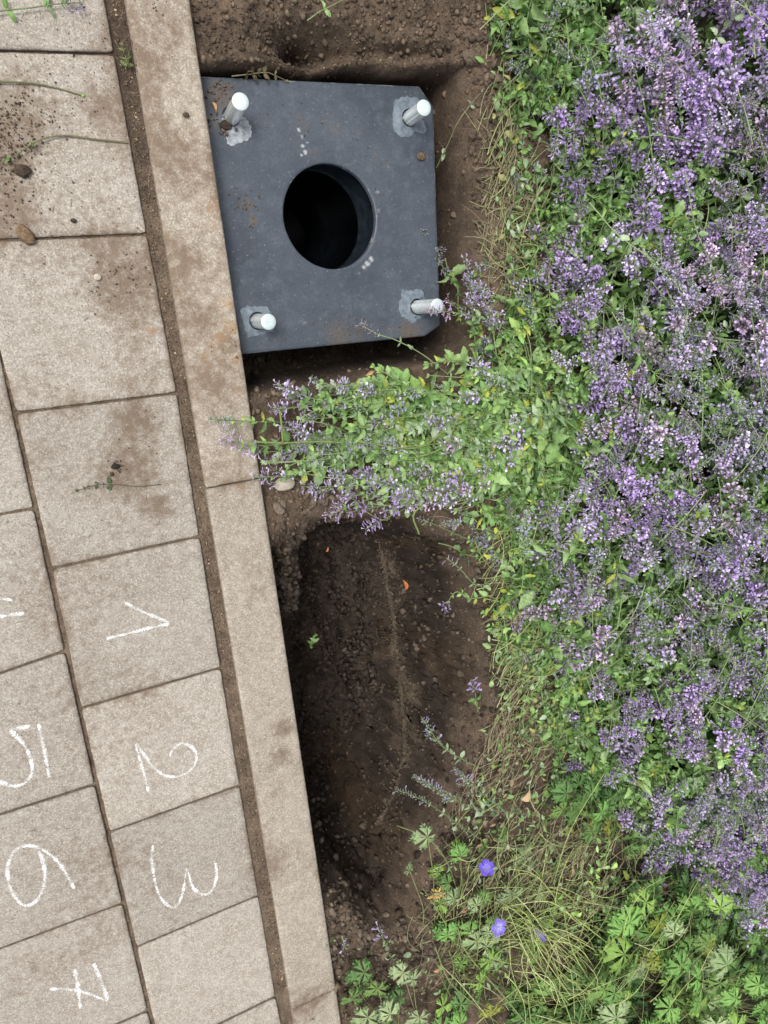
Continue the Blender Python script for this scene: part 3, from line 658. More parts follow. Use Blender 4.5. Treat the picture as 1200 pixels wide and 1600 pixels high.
rub(620, 745, 830, 1300, -0.1, 700, .002, .009, (.07, .053, .04))
rub(720, 790, 880, 1200, -0.02, 200, .003, .012, (.10, .078, .058))
rub(385, 470, 560, 620, -0.03, 90, .003, .010, (.14, .11, .08))
rub(560, 700, 1440, 1600, -0.02, 260, .003, .011, (.14, .11, .082))
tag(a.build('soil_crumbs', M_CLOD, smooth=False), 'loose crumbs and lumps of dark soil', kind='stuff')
# crumbs on the paving and plate
a = Acc(); P = []
def spat(px, py, sp, n, s0, s1, c, z=0.001):
    for _ in range(n):
        u, v = px + rng.normal() * sp, py + rng.normal() * sp; p = un(u, v, z)
        if z > -0.01 and p[0] > kx(p[1], KRp) - 0.004: continue
        P.append((p[0], p[1], z, s0 + (s1 - s0) * rng.random() ** 3, *(np.array(c) * rng.uniform(.6, 1.4))))
dk = (.085, .062, .045)
for arg in [(0, 220, 28, 420, .0007, .0035), (30, 180, 40, 260, .0006, .0025), (30, 300, 45, 260, .0006, .0025), (110, 110, 70, 300, .0005, .0018), (260, 80, 32, 420, .0006, .0022), (230, 10, 22, 120, .0008, .003),
            (300, 40, 25, 160, .0005, .002), (190, 440, 25, 120, .0006, .0025), (185, 730, 7, 12, .002, .005), (215, 700, 30, 50, .0005, .0018), (330, 420, 25, 120, .0005, .002), (350, 540, 22, 160, .0006, .003),
            (270, 300, 40, 140, .0005, .0016), (370, 700, 22, 60, .0005, .002), (480, 1560, 14, 60, .0005, .002), (120, 500, 90, 120, .0004, .0013), (160, 880, 90, 60, .0004, .0012), (200, 1290, 120, 80, .0004, .0013)]:
    spat(*arg, dk, 0.002)
for arg in [(385, 320, 13, 60, .0006, .003), (393, 345, 5, 8, .0012, .0035), (345, 140, 13, 90, .0008, .0045), (335, 185, 9, 30, .0008, .0035), (480, 180, 34, 50, .0004, .0022), (530, 520, 22, 110, .0004, .0018), (560, 524, 20, 60, .0004, .0018),
            (640, 520, 14, 60, .0006, .0022), (556, 234, 8, 12, .0006, .0025), (620, 400, 30, 20, .0005, .0018), (595, 250, 22, 16, .0006, .002), (500, 300, 130, 120, .0003, .0012), (350, 205, 4, 14, .002, .005)]:
    spat(*arg, (.13, .09, .06), PZ + 0.001)
P = np.array(P); ok = (P[:, 2] > -0.01) | ((sdf(pc, P[:, 0], P[:, 1]) > 0.004) & (np.hypot(P[:, 0] - HC[0], P[:, 1] - HC[1]) > 0.112)); P = P[ok]
scatter_crumbs(a, P[:, 0], P[:, 1], P[:, 2], P[:, 3], P[:, 4:7]); 
# grit lying in the joint beside the kerb
n = 5200; y = rng.uniform(-1.5, 0.8, n); x = rng.uniform(0.302, 0.327, n); z = ground_z(x, y); s = 0.0006 + 0.0024 * rng.random(n) ** 5
g = np.where(rng.random((n, 1)) < 0.12, np.array([[.36, .29, .2]]), np.array([[.15, .11, .078]])) * rng.uniform(.6, 1.3, (n, 1)); scatter_crumbs(a, x, y, z, s, g)
tag(a.build('dirt_crumbs', M_CLOD), 'scattered crumbs of dirt on the paving and the steel plate', kind='stuff')

def clod(px, py, z, r, label, col, seed, name='soil_clod', cat='clod', mat=None, flat=(1, .9, .6), rz=0.0, amp=.4):
    v, f, q, c = rough_ball(3, amp, seed); p = un(px, py, z); a = Acc(); M = rotz(np.array(rz))
    vv = (v * r * np.array(flat)) @ M.T; vv[:, 2] -= vv[:, 2].min() + r * 0.08; a.add(vv + [p[0], p[1], z], f, None, np.array(col) * (0.8 + 0.4 * fbm(v[:, 0] * 4, v[:, 1] * 4, 1, 3, seed))[:, None])
    return tag(a.build(name, mat or M_CLOD, origin=(p[0], p[1], z), smooth=True), label, cat)
clod(35, 268, 0.002, 0.013, 'round dark soil clod on the slab at the left edge', (.07, .05, .036), 3)
clod(40, 368, 0.002, 0.017, 'oval brown clod lying on the joint between two slabs', (.17, .115, .07), 4, flat=(.65, 1.2, .5), rz=.5)
clod(115, 345, 0.002, 0.005, 'tiny dark soil lump on the slab above the muddy one', (.06, .045, .035), 5)
clod(152, 433, 0.002, 0.0068, 'small pale round pebble on the muddy stained slab', (.42, .37, .30), 6, 'pebble', 'pebble', M_STONE, (1, 1, .5), amp=.12)
clod(180, 729, 0.002, 0.0075, 'black soil lump above the withered sprig', (.03, .024, .02), 7); 
clod(657, 245, PZ, 0.010, 'brown mud lump on the plate near its right edge', (.12, .085, .055), 8)
clod(290, 180, 0.006, 0.0055, 'small dark lump on the kerb beside the top left bolt', (.06, .045, .035), 10)
clod(352, 196, PZ, 0.011, 'dark mud lump at the foot of the top left bolt', (.05, .037, .028), 11)
clod(443, 755, 0, 0.022, 'grey stone beside the kerb below the overhanging catmint', (.26, .225, .185), 12, 'stone', 'stone', M_STONE, (1, .8, .6), amp=.25)
for (px, py, r, lb, sd_) in [(452, 742, .018, 'soil lump beside the grey stone at the kerb', 13), (735, 92, .02, 'clod on the soil rim above the plate corner', 14), (712, 150, .022, 'clod on the crumbling rim right of the plate corner', 15)]:
    p = un(px, py, 0); clod(px, py, float(ground_z(p[0], p[1])) - 0.003, r, lb, (.11, .085, .062), sd_)

# ================================================================ PLANT PIECES
def leaf_proto(nl=5, wid=0.62, fold=0.18, curl=0.25, teeth=0.10, seed=0):
    """ovate toothed leaf along +x, length 1, normal +z"""
    t = np.linspace(0, 1, nl + 1); w = wid * 0.5 * np.sin(np.pi * t ** 0.8) ** 0.8
    w = w * (1 + teeth * np.where(np.arange(nl + 1) % 2, 1, -1)); w[0] = 0.03; w[-1] = 0.0
    zc = curl * (t - t * t * 1.6); v = []
    for k in range(nl + 1):
        v += [(t[k], -w[k], zc[k] + fold * w[k] * 1.2), (t[k], 0, zc[k] - fold * w[k] * 0.6), (t[k], w[k], zc[k] + fold * w[k] * 1.2)]
    q = [(3 * k + j, 3 * k + 3 + j, 3 * k + 4 + j, 3 * k + 1 + j) for k in range(nl) for j in (0, 1)]
    c = np.ones((len(v), 3)); c[1::3] *= 1.18; return np.array(v), np.zeros((0, 3), np.int64), np.array(q), c
LEAF = [leaf_proto(6, 0.56, .35, .35), leaf_proto(6, 0.62, -.2, .15), leaf_proto(6, 0.42, .5, -.4), leaf_proto(7, 0.55, .2, .6, .16), leaf_proto(6, .36, .4, .5)]
def calyx_proto():
    v = [(0, 0, 0)] + [(0.75, 0.17 * math.cos(a), 0.17 * math.sin(a)) for a in (0, 2.1, 4.2)] + [(1.08, 0.26 * math.cos(a), 0.26 * math.sin(a)) for a in (1.05, 3.14, 5.2)]
    t = [(0, 1, 2), (0, 2, 3), (0, 3, 1), (1, 4, 2), (2, 5, 3), (3, 6, 1)]
    c = np.ones((7, 3)); c[0] = (0.8, 1.15, 0.7); c[4:] = (1.25, 1.1, 1.3); return np.array(v, float), np.array(t), np.zeros((0, 4), np.int64), c
CALYX = calyx_proto()
def corolla_proto():
    v = [(0, .05, 0), (0, -.05, 0), (.55, .10, .02), (.55, -.10, .02), (.55, 0, .14), (0, 0, .06),   # tube
         (.78, .24, -.03), (.78, -.24, -.03), (1.0, .13, -.16), (1.0, -.13, -.16), (.80, 0, -.07),      # lower lip
         (.75, .10, .30), (.75, -.10, .30)]
    t = [(4, 11, 12), (2, 11, 4), (3, 4, 12), (2, 6, 10), (3, 10, 7)]
    q = [(0, 2, 4, 5), (1, 5, 4, 3), (0, 1, 3, 2), (2, 10, 10, 3), (10, 6, 8, 8), (10, 8, 9, 9), (10, 9, 7, 7)]
    q = q[:3]; t += [(2, 10, 3), (10, 6, 8), (10, 8, 9), (10, 9, 7)]
    c = np.ones((13, 3)); c[:2] *= 0.8; c[8:11] = (1.10, 1.12, 1.06); return np.array(v, float), np.array(t), np.array(q), c
COROLLA = corolla_proto()
def bas(x, z):                                     # rotation matrix with local x along x and local z near z
    X, Y_, Z_ = frame(x, z); return np.stack([X, Y_, Z_], 1)
G_LEAF = [(.17, .31, .09), (.21, .36, .11), (.13, .25, .07), (.25, .37, .17), (.25, .40, .11)]
G_LIME = [(.27, .44, .15), (.24, .40, .14), (.32, .47, .19), (.20, .35, .12), (.29, .44, .17), (.27, .42, .15), (.33, .47, .20), (.34, .50, .15), (.45, .50, .10)]
G_GREY = [(.30, .41, .23), (.24, .35, .18), (.37, .46, .30)]
PAL = {'violet': dict(cal=[(.34, .25, .37), (.42, .33, .46), (.33, .36, .28)], cor=[(.55, .40, .76), (.63, .49, .83), (.70, .58, .85), (.48, .33, .71)], pc=0.58),
       'lilac': dict(cal=[(.40, .41, .39), (.37, .42, .33), (.44, .42, .44)], cor=[(.67, .56, .84), (.73, .63, .87), (.61, .50, .80)], pc=0.50),
       'mauve': dict(cal=[(.42, .33, .39), (.48, .39, .44), (.36, .33, .33)], cor=[(.68, .50, .77), (.76, .60, .83)], pc=0.45),
       'silver': dict(cal=[(.47, .54, .43), (.54, .58, .50), (.40, .49, .36)], cor=[(.46, .44, .66), (.50, .42, .68)], pc=0.16)}
rr_ = random.Random(3)
def ch(L): return np.array(rr_.choice(L)) * rr_.uniform(.85, 1.18)
def whorl(acc, p, T, N, B, rad, pal, n, cs=0.0072):
    for i in range(n):
        a = 2 * math.pi * i / n + rr_.uniform(-.35, .35); d = math.cos(a) * N + math.sin(a) * B
        ax = d * rr_.uniform(.75, 1) + T * rr_.uniform(.15, .75); pos = p + d * rad * .25 + T * rr_.uniform(-.0022, .0022)
        s = cs * rr_.uniform(.8, 1.25); M = bas(ax, T)
        acc.inst(CALYX, M * s, pos, ch(pal['cal']))
        if rr_.random() < pal['pc']:
            s2 = s * rr_.uniform(1.35, 1.95); acc.inst(COROLLA, M * s2, pos + M[:, 0] * s * 0.65, ch(pal['cor']))
def sprig(acc, P, pal=None, fl=0.09, leaf=0.024, lcol=G_LEAF, r=0.0014, scol=None, node=0.026, side=2, wn=9, lscale=1.0, dens=1.0, first=0.15):
    P = np.asarray(P, float); seg = np.linalg.norm(np.diff(P, axis=0), axis=1); S = np.concatenate([[0], np.cumsum(seg)]); L = S[-1]
    scol = np.array(scol if scol is not None else rr_.choice([(.26, .35, .15), (.32, .40, .19), (.21, .29, .13)]))
    tube(acc, P, np.linspace(r, r * .55, len(P)), 5, scol, cap=False)
    def at(s):
        i = min(max(int(np.searchsorted(S, s)) - 1, 0), len(seg) - 1); f = (s - S[i]) / max(seg[i], 1e-9)
        T, Y_, Z_ = frame(P[i + 1] - P[i]); return P[i] * (1 - f) + P[i + 1] * f, T, Y_, Z_
    f0 = L - fl if pal else L
    s = L * first + rr_.uniform(0, node); k = rr_.randint(0, 1)
    while s < f0 + 0.003:
        p, T, Y_, Z_ = at(s); sc = leaf * (0.55 + 0.6 * math.sin(math.pi * min(1, s / L * .9 + .15))) * rr_.uniform(.75, 1.2)
        if s > f0 - 0.03 and pal: sc *= .6
        if not pal and s > L - .02: sc *= .75
        if rr_.random() < dens:
            for sg in (-1, 1):
                d = (Y_ if k % 2 else Z_ * .9 + Y_ * .3) * sg; ax = d + T * rr_.uniform(.2, .8) + np.array([0, 0, rr_.uniform(-.3, .25)])
                lf = rr_.choice(LEAF); base = p + ax / np.linalg.norm(ax) * sc * 0.12
                nz = np.array([rr_.uniform(-.9, .9), rr_.uniform(-.9, .9), 1.0]); acc.inst(lf, bas(ax, nz) * sc * lscale, base, ch(lcol))
                if sc > 0.012 and rr_.random() < .5:    # small axillary leaves
                    for _ in range(2):
                        ax2 = ax + np.array([rr_.uniform(-1, 1), rr_.uniform(-1, 1), rr_.uniform(0, 1)]); acc.inst(rr_.choice(LEAF), bas(ax2, nz) * sc * .45, p, ch(lcol))
        if pal and side and f0 - 0.085 < s < f0:
            for sg in (-1, 1):
                if rr_.random() < side * .3:
                    d = (Y_ if k % 2 else Z_) * sg * .8 + T; d /= np.linalg.norm(d); l2 = rr_.uniform(.018, .05)
                    e = p + d * l2 + T * l2 * .3; tube(acc, [p, (p + e) / 2 + T * -.001, e], [r * .6, r * .5, r * .4], 4, scol, cap=False)
                    _, N2, B2 = frame(e - p)
                    for j in range(rr_.randint(2, 3)): whorl(acc, e - (e - p) * .28 * j, (e - p) / l2, N2, B2, .003, pal, max(4, wn - 4), .006)
        s += node * rr_.uniform(.8, 1.2); k += 1
    if pal:
        s = f0; i = 0
        while s < L + .001:
            p, T, Y_, Z_ = at(min(s, L)); u = (s - f0) / max(fl, 1e-6); whorl(acc, p, T, Y_, Z_, .0035, pal, max(4, int(wn * (1.15 - .55 * u))), .0076 * (1.08 - .35 * u))
            s += (.0125 if u < .4 else .0085) * rr_.uniform(.8, 1.15)
    else:
        p, T, Y_, Z_ = at(L)
        for j in range(4):
            a_ = j * 1.57; acc.inst(rr_.choice(LEAF), bas(T + .6 * (math.cos(a_) * Y_ + math.sin(a_) * Z_), (0, 0, 1)) * leaf * rr_.uniform(.35, .6), p, ch(lcol))
def proto_of(**kw):
    L = kw.pop('L'); bend = kw.pop('bend', .25); a = Acc(); az = rr_.uniform(0, 6.28); t = np.linspace(0, 1, 10)
    P = np.stack([bend * L * (t - 1) ** 2 * math.cos(az) + .004 * np.sin(t * 9 + az), bend * L * (t - 1) ** 2 * math.sin(az) + .004 * np.cos(t * 7), L * (t - 1)], 1)
    sprig(a, P, **kw); return a.arrays()
PF = {k: [proto_of(L=rr_.uniform(.20, .28), bend=rr_.uniform(.1, .45), pal=PAL[k], fl=rr_.uniform(.055, .10), lcol=rr_.choice([G_LEAF, G_GREY]), wn=rr_.choice([8, 10, 11]), leaf=.021, first=.25) for _ in range(5)] for k in PAL}
PLF = [proto_of(L=rr_.uniform(.13, .20), bend=rr_.uniform(.1, .4), leaf=rr_.uniform(.024, .034), lcol=G_LEAF, node=.021) for _ in range(6)]
PLM = [proto_of(L=rr_.uniform(.10, .16), bend=rr_.uniform(.1, .4), leaf=rr_.uniform(.030, .042), lcol=G_LIME, node=.023) for _ in range(4)]
PLG = [proto_of(L=rr_.uniform(.13, .19), bend=rr_.uniform(.1, .4), leaf=rr_.uniform(.016, .022), lcol=G_GREY, node=.017) for _ in range(4)]
def place_many(acc, protos, tips, dirs, scale=None):
    tips = np.asarray(tips); dirs = np.asarray(dirs, float); n = len(tips)
    if n == 0: return
    dirs /= np.linalg.norm(dirs, axis=1)[:, None]; r = rng.normal(size=(n, 3)); X_ = r - dirs * (r * dirs).sum(1)[:, None]; X_ /= np.linalg.norm(X_, axis=1)[:, None]
    M = np.stack([X_, np.cross(dirs, X_), dirs], 2) * (rng.uniform(.68, 1.32, n) if scale is None else scale)[:, None, None]
    k = rng.integers(0, len(protos), n); tint = rng.uniform(.70, 1.22, (n, 1)) * np.array([1, 1, 1])
    for j in range(len(protos)):
        s = k == j
        if s.any(): acc.inst(protos[j], M[s], tips[s], tint[s])

# ---------------------------------------------------------------- the catmint bed
EDGE = [(745, -60), (752, 60), (770, 160), (800, 260), (770, 350), (735, 400), (725, 470), (720, 520), (735, 640), (735, 740), (755, 830), (745, 900), (735, 960), (770, 1030), (810, 1100), (838, 1170), (862, 1225), (915, 1290), (985, 1345), (1090, 1430), (1180, 1500), (1300, 1600), (1500, 1900)]
EW = np.array([un(*e, 0.03)[:2] for e in EDGE]); o_ = np.argsort(EW[:, 1]); EW = EW[o_]
def xedge(y): return np.interp(y, EW[:, 1], EW[:, 0])
def canopy(x, y):
    t = x - xedge(y); return 0.03 + 0.33 * ss(0.0, 0.75, t) + 0.14 * (fbm(x, y, 4.5, 3, 201) - 0.45) * ss(0, .3, t) + 0.05 * ss(.9, 1.4, t)
ANCH = np.array([(800, 60, .35), (880, 50, .45), (960, 150, .6), (1050, 140, .75), (1160, 60, .95), (1180, 300, .8), (800, 250, .35), (850, 330, .35), (900, 430, .6), (1000, 350, .12), (1050, 250, .3), (960, 520, .5),
    (1100, 480, .8), (1180, 600, .85), (1020, 440, .35), (820, 560, .15), (760, 620, .15), (820, 680, .22), (900, 700, .3), (960, 600, .6), (1040, 640, .4), (1100, 720, .85), (950, 770, .65), (850, 760, .1), (820, 820, .1),
    (890, 860, .8), (930, 950, .95), (1000, 960, .9), (1100, 850, .95), (1180, 900, .95), (800, 880, .2), (850, 980, .3), (800, 1050, .02), (870, 1080, .15), (950, 1050, .35), (900, 1150, .05), (970, 1150, .45),
    (1050, 1050, .35), (1150, 1050, .9), (1100, 1200, .85), (1000, 1200, .5), (950, 1250, .02), (880, 1200, .02), (960, 1310, .1), (1010, 1340, .3), (900, 1100, .12), (1150, 1300, .95), (1050, 1300, .5), (1080, 1370, .8), (1180, 1400, .95), (1250, 1500, .8), (770, 450, .7), (860, 150, .2), (980, 260, .3), (870, 620, .2), (1160, 200, .8)], float)
def wmap(uv, A=ANCH, p=3.0):
    d = np.hypot(uv[:, None, 0] - A[None, :, 0], uv[:, None, 1] - A[None, :, 1]) + 12; w_ = d ** -p; return (w_ * A[None, :, 2]).sum(1) / w_.sum(1)
LIME = np.array([(760, 600, 1), (800, 660, .9), (850, 640, .5), (900, 600, .3), (790, 800, .8), (760, 900, .6), (820, 860, .5), (950, 450, .1), (1000, 300, .15), (850, 100, .3), (1000, 700, .1), (1100, 500, .05), (1100, 1000, .0), (940, 1160, .2), (840, 500, .7), (780, 560, .9), (1050, 200, .1), (850, 350, .4), (900, 760, .4)], float)
def bed(n, hfun, spread, up):
    x = rng.uniform(0.9, 3.1, n); y = rng.uniform(-3.3, 1.35, n); t = x - xedge(y); ok = t > spread
    x, y, t = x[ok], y[ok], t[ok]; z = ground_z(x, y) * 0 + hfun(x, y, t)
    P = np.stack([x, y, z], 1); uv = pj(P); ok = (uv[:, 0] > 640) & (uv[:, 0] < 1420) & (uv[:, 1] > -230) & (uv[:, 1] < 1850)
    P, t, uv = P[ok], t[ok], uv[ok]; n = len(P)
    az = np.pi + rng.normal(0, 0.9, n); az = np.where(t > .45, az + rng.normal(0, .9, n), az)
    upv = up * (0.35 + 1.3 * ss(0, .7, t)) * rng.uniform(.5, 1.5, n)
    return P, np.stack([np.cos(az), np.sin(az), upv], 1), uv, t
acc = Acc()
P, D, uv, t = bed(9500, lambda x, y, t: canopy(x, y) + rng.normal(0, .022, len(x)), 0.0, .75)
w_ = wmap(uv); cl = ss(.25, .75, fbm(P[:, 0], P[:, 1], 7, 3, 211)); w_ = w_ * (1 - .25 * ss(1000, 900, uv[:, 0])); isf = rng.random(len(P)) < np.clip(w_ * 1.05 * (.25 + 1.4 * cl), 0, .96)
Pf, Df, uf, tf = P[isf], D[isf], uv[isf], t[isf]
kind = fbm(Pf[:, 0], Pf[:, 1], 5, 3, 221) + rng.normal(0, .10, len(Pf)); grey = (uf[:, 0] < 900) & (uf[:, 1] < 620); kind = kind + .10 * grey + .03 * (uf[:, 1] > 820) - .12 * np.exp(-(np.hypot(uf[:, 0] - 1010, uf[:, 1] - 150) / 90) ** 2)
for nm, lo, hi in (('violet', -9, .40), ('lilac', .40, .51), ('mauve', .51, .57), ('silver', .57, 9)):
    s = (kind >= lo) & (kind < hi); place_many(acc, PF[nm], Pf[s], Df[s])
nf = isf.sum()
Pl, Dl, ul = P[~isf], D[~isf], uv[~isf]; keep = rng.random(len(Pl)) < .8; Pl, Dl, ul = Pl[keep], Dl[keep], ul[keep]; Pl[:, 2] -= .02
lm = wmap(ul, LIME); k = rng.random(len(Pl)); s1 = k < lm * .8; s2 = (~s1) & (k > .85); s3 = ~(s1 | s2)
place_many(acc, PLM, Pl[s1], Dl[s1]); place_many(acc, PLG, Pl[s2], Dl[s2]); place_many(acc, PLF, Pl[s3], Dl[s3])
P, D, uv, t = bed(5200, lambda x, y, t: canopy(x, y) * rng.uniform(.35, .8, len(x)), .03, .6); place_many(acc, PLF, P, D, rng.uniform(.9, 1.3, len(P)))
# long bare stems showing between the shoots
n = 520; P, D, uv, t = bed(n * 3, lambda x, y, t: canopy(x, y) + .01, 0.02, .25); sel = [i for i in rng.permutation(len(P)) if t[i] > .14][:n]
for i in sel:
    d = D[i] / np.linalg.norm(D[i]); L = rng.uniform(.12, .32); tt = np.linspace(-1, 0, 7)[:, None]; d2 = d * [1, 1, .3]
    tube(acc, P[i] + d2 * tt * L + np.array([0, 0, -.06]) * tt ** 2 + rng.normal(0, .15, 3) * [1, 1, 0] * tt ** 2 * L, .0013, 4, np.array(rr_.choice([(.32, .42, .20), (.26, .36, .16), (.38, .46, .24)])), cap=False)
print('catmint verts', acc.n, 'flowers', nf)
tag(acc.build('catmint', M_PLANT), 'dense bed of catmint with grey green leaves and lavender purple flower spikes', kind='stuff')

# ---------------------------------------------------------------- single catmint shoots one can tell apart
def sprig_thing(label, path, pal=None, hs=None, fl=.06, name='catmint_sprig', cat='sprig', group=None, mat=None, **kw):
    P = [un(x, y, h) for (x, y), h in zip(path, hs)]; P = catmull(P, 5); e = empty(name, tuple(P[0]), label, cat, group)
    a = Acc(); a2 = kw.pop('own', None); sprig(a, P, PAL[pal] if pal else None, fl, **kw); a.build('stem_and_leaves', M_PLANT, e); return e
def sprig_one(label, path, hs, pal=None, fl=.06, name='catmint_sprig', cat='sprig', group=None, extra=None, **kw):
    P = catmull([un(x, y, h) for (x, y), h in zip(path, hs)], 5); a = Acc(); sprig(a, P, PAL[pal] if pal else None, fl, **kw)
    for pth, h2, pl2, f2, k2 in (extra or []): sprig(a, catmull([un(x, y, h) for (x, y), h in zip(pth, h2)], 5), PAL[pl2] if pl2 else None, f2, **k2)
    return tag(a.build(name, M_PLANT, origin=tuple(P[0])), label, cat, group)
GG = 'catmint sprigs hanging over the pit and plate'
sprig_one('thin arching catmint sprig reaching left across the top of the pit', [(800, 885), (767, 858), (720, 838), (687, 823), (655, 811)], (.02, .03, .03, .02, .01), 'silver', .035, group=GG, leaf=.012, side=0, wn=5, dens=.8)
sprig_one('small sprig with one violet flower head beside the pit edge', [(770, 930), (735, 935), (712, 925), (694, 952)], (.02, .03, .02, 0.0), 'violet', .018, group=GG, leaf=.017, lcol=G_LIME, side=0, wn=6)
sprig_one('pale forked sprig reaching left over the pit under the long arching sprig', [(770, 905), (745, 915), (720, 890), (697, 872)], (.02, .03, .03, .02), 'silver', .03, group=GG, leaf=.012, side=0, wn=4, lcol=G_GREY)
sprig_one('dull grey green sprig hanging over the pit, above the silvery spikes', [(750, 1200), (725, 1188), (690, 1165), (672, 1140), (658, 1120)], (.02, .03, .03, .02, .01), 'silver', .05, group=GG, leaf=.016, lcol=G_GREY, side=1, wn=6)
sprig_one('thick silvery catmint spike lying over the lower pit', [(850, 1275), (790, 1268), (740, 1262), (690, 1238), (645, 1212)], (.03, .05, .05, .05, .04), 'silver', .13, group=GG, leaf=.02, lcol=G_GREY, side=2, wn=11)
sprig_one('thin grey sprig with spaced whorls below the thick silvery spike', [(760, 1318), (720, 1290), (680, 1262), (650, 1245), (620, 1234)], (.02, .03, .03, .03, .03), 'silver', .11, group=GG, leaf=.012, lcol=G_GREY, side=0, wn=4)
sprig_one('short silvery spike just above the thick silvery spike', [(790, 1268), (765, 1250), (735, 1225), (710, 1200)], (.03, .05, .05, .04), 'silver', .07, group=GG, leaf=.016, lcol=G_GREY, side=1, wn=8)
sprig_one('bright violet flower head on bare soil right of the pit', [(747, 1112), (744, 1095), (742, 1080), (738, 1062)], (.01, .02, .03, .03), 'violet', .028, group=GG, leaf=.017, side=1, wn=10)
sprig_one('thin sprig crossing the lower edge of the steel plate', [(700, 585), (662, 555), (620, 532), (590, 522), (562, 506)], (.02, .03, .02, 0.0, -.01), 'mauve', .045, group=GG, leaf=.015, lcol=G_GREY, side=0, wn=4, dens=.7)
sprig_one('mauve catmint spike covering the end of the lower right bolt', [(800, 520), (760, 500), (720, 490), (670, 484)], (.04, .07, .08, .07), 'mauve', .05, group=GG, leaf=.018, lcol=G_GREY, side=1, wn=10)
sprig_one('upright lilac catmint spike right of the plate corner', [(745, 560), (740, 510), (735, 450), (727, 402)], (.03, .06, .07, .07), 'lilac', .10, group=GG, leaf=.018, side=2, wn=9)
sprig_one('lavender spike leaning beside the upright one, right of the lower right bolt', [(790, 600), (775, 550), (768, 500), (748, 440)], (.04, .07, .08, .08), 'lilac', .10, group=GG, leaf=.02, side=2, wn=9)
sprig_one('lowest small sprig with lavender tip on brown soil beside the kerb end', [(640, 1530), (612, 1500), (600, 1470), (590, 1447)], (.01, .02, .03, .03), 'lilac', .04, group=GG, leaf=.012, lcol=G_GREY, side=0, wn=6)
sprig_one('tiny detached pale lilac flower lying on soil next to the kerb', [(534, 1462), (537, 1472), (541, 1483)], (0, .005, .005), 'lilac', .012, group=GG, leaf=.009, side=0, wn=6)
sprig_one('small green seedling growing inside the pit', [(486, 1010), (488, 1003), (492, 994)], (-.14, -.13, -.12), None, name='seedling', cat='seedling', leaf=.017, node=.008, lcol=G_LEAF)
# loose cut sprigs lying on the paving
LG = 'loose sprigs lying on the paving'
sprig_one('bare brown ended sprig lying across the second slab from the top', [(-25, 124), (10, 128), (50, 130), (90, 138), (127, 149)], (.012, .008, .006, .004, .003), None, group=LG, leaf=.014, node=.05, dens=.5, scol=(.21, .20, .10), r=.0019, first=.0)
sprig_one('long sprig with green leaves at its left end, lying beside a dark clod', [(200, 223), (150, 218), (100, 212), (60, 220), (25, 242), (-15, 262)], (.003, .005, .006, .01, .012, .012), None, group=LG, leaf=.017, node=.022, dens=.55, scol=(.20, .19, .10), r=.0018, first=.5)
sprig_one('withered small sprig lying on the slab above the chalk 1', [(252, 757), (215, 760), (180, 757), (150, 758), (122, 766)], (.002, .003, .003, .004, .004), None, group=LG, leaf=.013, node=.012, dens=.8, scol=(.13, .12, .07), lcol=[(.07, .10, .045), (.10, .11, .06)], r=.001, first=.55)
sprig_one('leafy sprig with faded flowers lying along the very top edge', [(-30, 20), (10, 16), (50, 12), (90, 6), (130, 4)], (.01, .012, .012, .012, .01), 'lilac', .03, group=LG, leaf=.02, node=.03, dens=.8, side=0, wn=5)
sprig_one('small tuft of green weed in the kerb joint', [(196, 108), (198, 98), (196, 88), (190, 72)], (-.005, .004, .01, .012), None, name='weed', cat='weed', leaf=.013, node=.006, lcol=[(.14, .19, .07), (.19, .2, .09)], r=.0008)
sprig_one('withered twig lying along the top edge of the steel plate', [(362, 119), (390, 116), (415, 113), (430, 118), (447, 126)], (-.045, -.035, -.03, -.035, -.045), None, name='twig', cat='twig', leaf=.012, node=.012, dens=.7, lcol=[(.12, .10, .055), (.16, .13, .07)], scol=(.25, .22, .12), r=.0014)
sprig_one('yellow green stem lying on the soil at the top edge', [(480, 32), (500, 18), (520, 8), (545, -6)], (0, .012, .015, .015), None, name='stem', cat='stem', leaf=.016, node=.03, dens=.5, lcol=G_LIME, r=.0012)
sprig_one('fallen green stem leaning on the soil wall right of the plate', [(682, 262), (700, 225), (716, 190), (740, 158), (765, 130)], (-.09, -.04, 0, .02, .03), None, name='stem', cat='stem', leaf=.016, node=.04, dens=.6, lcol=G_GREY, r=.0016, scol=(.24, .25, .13))

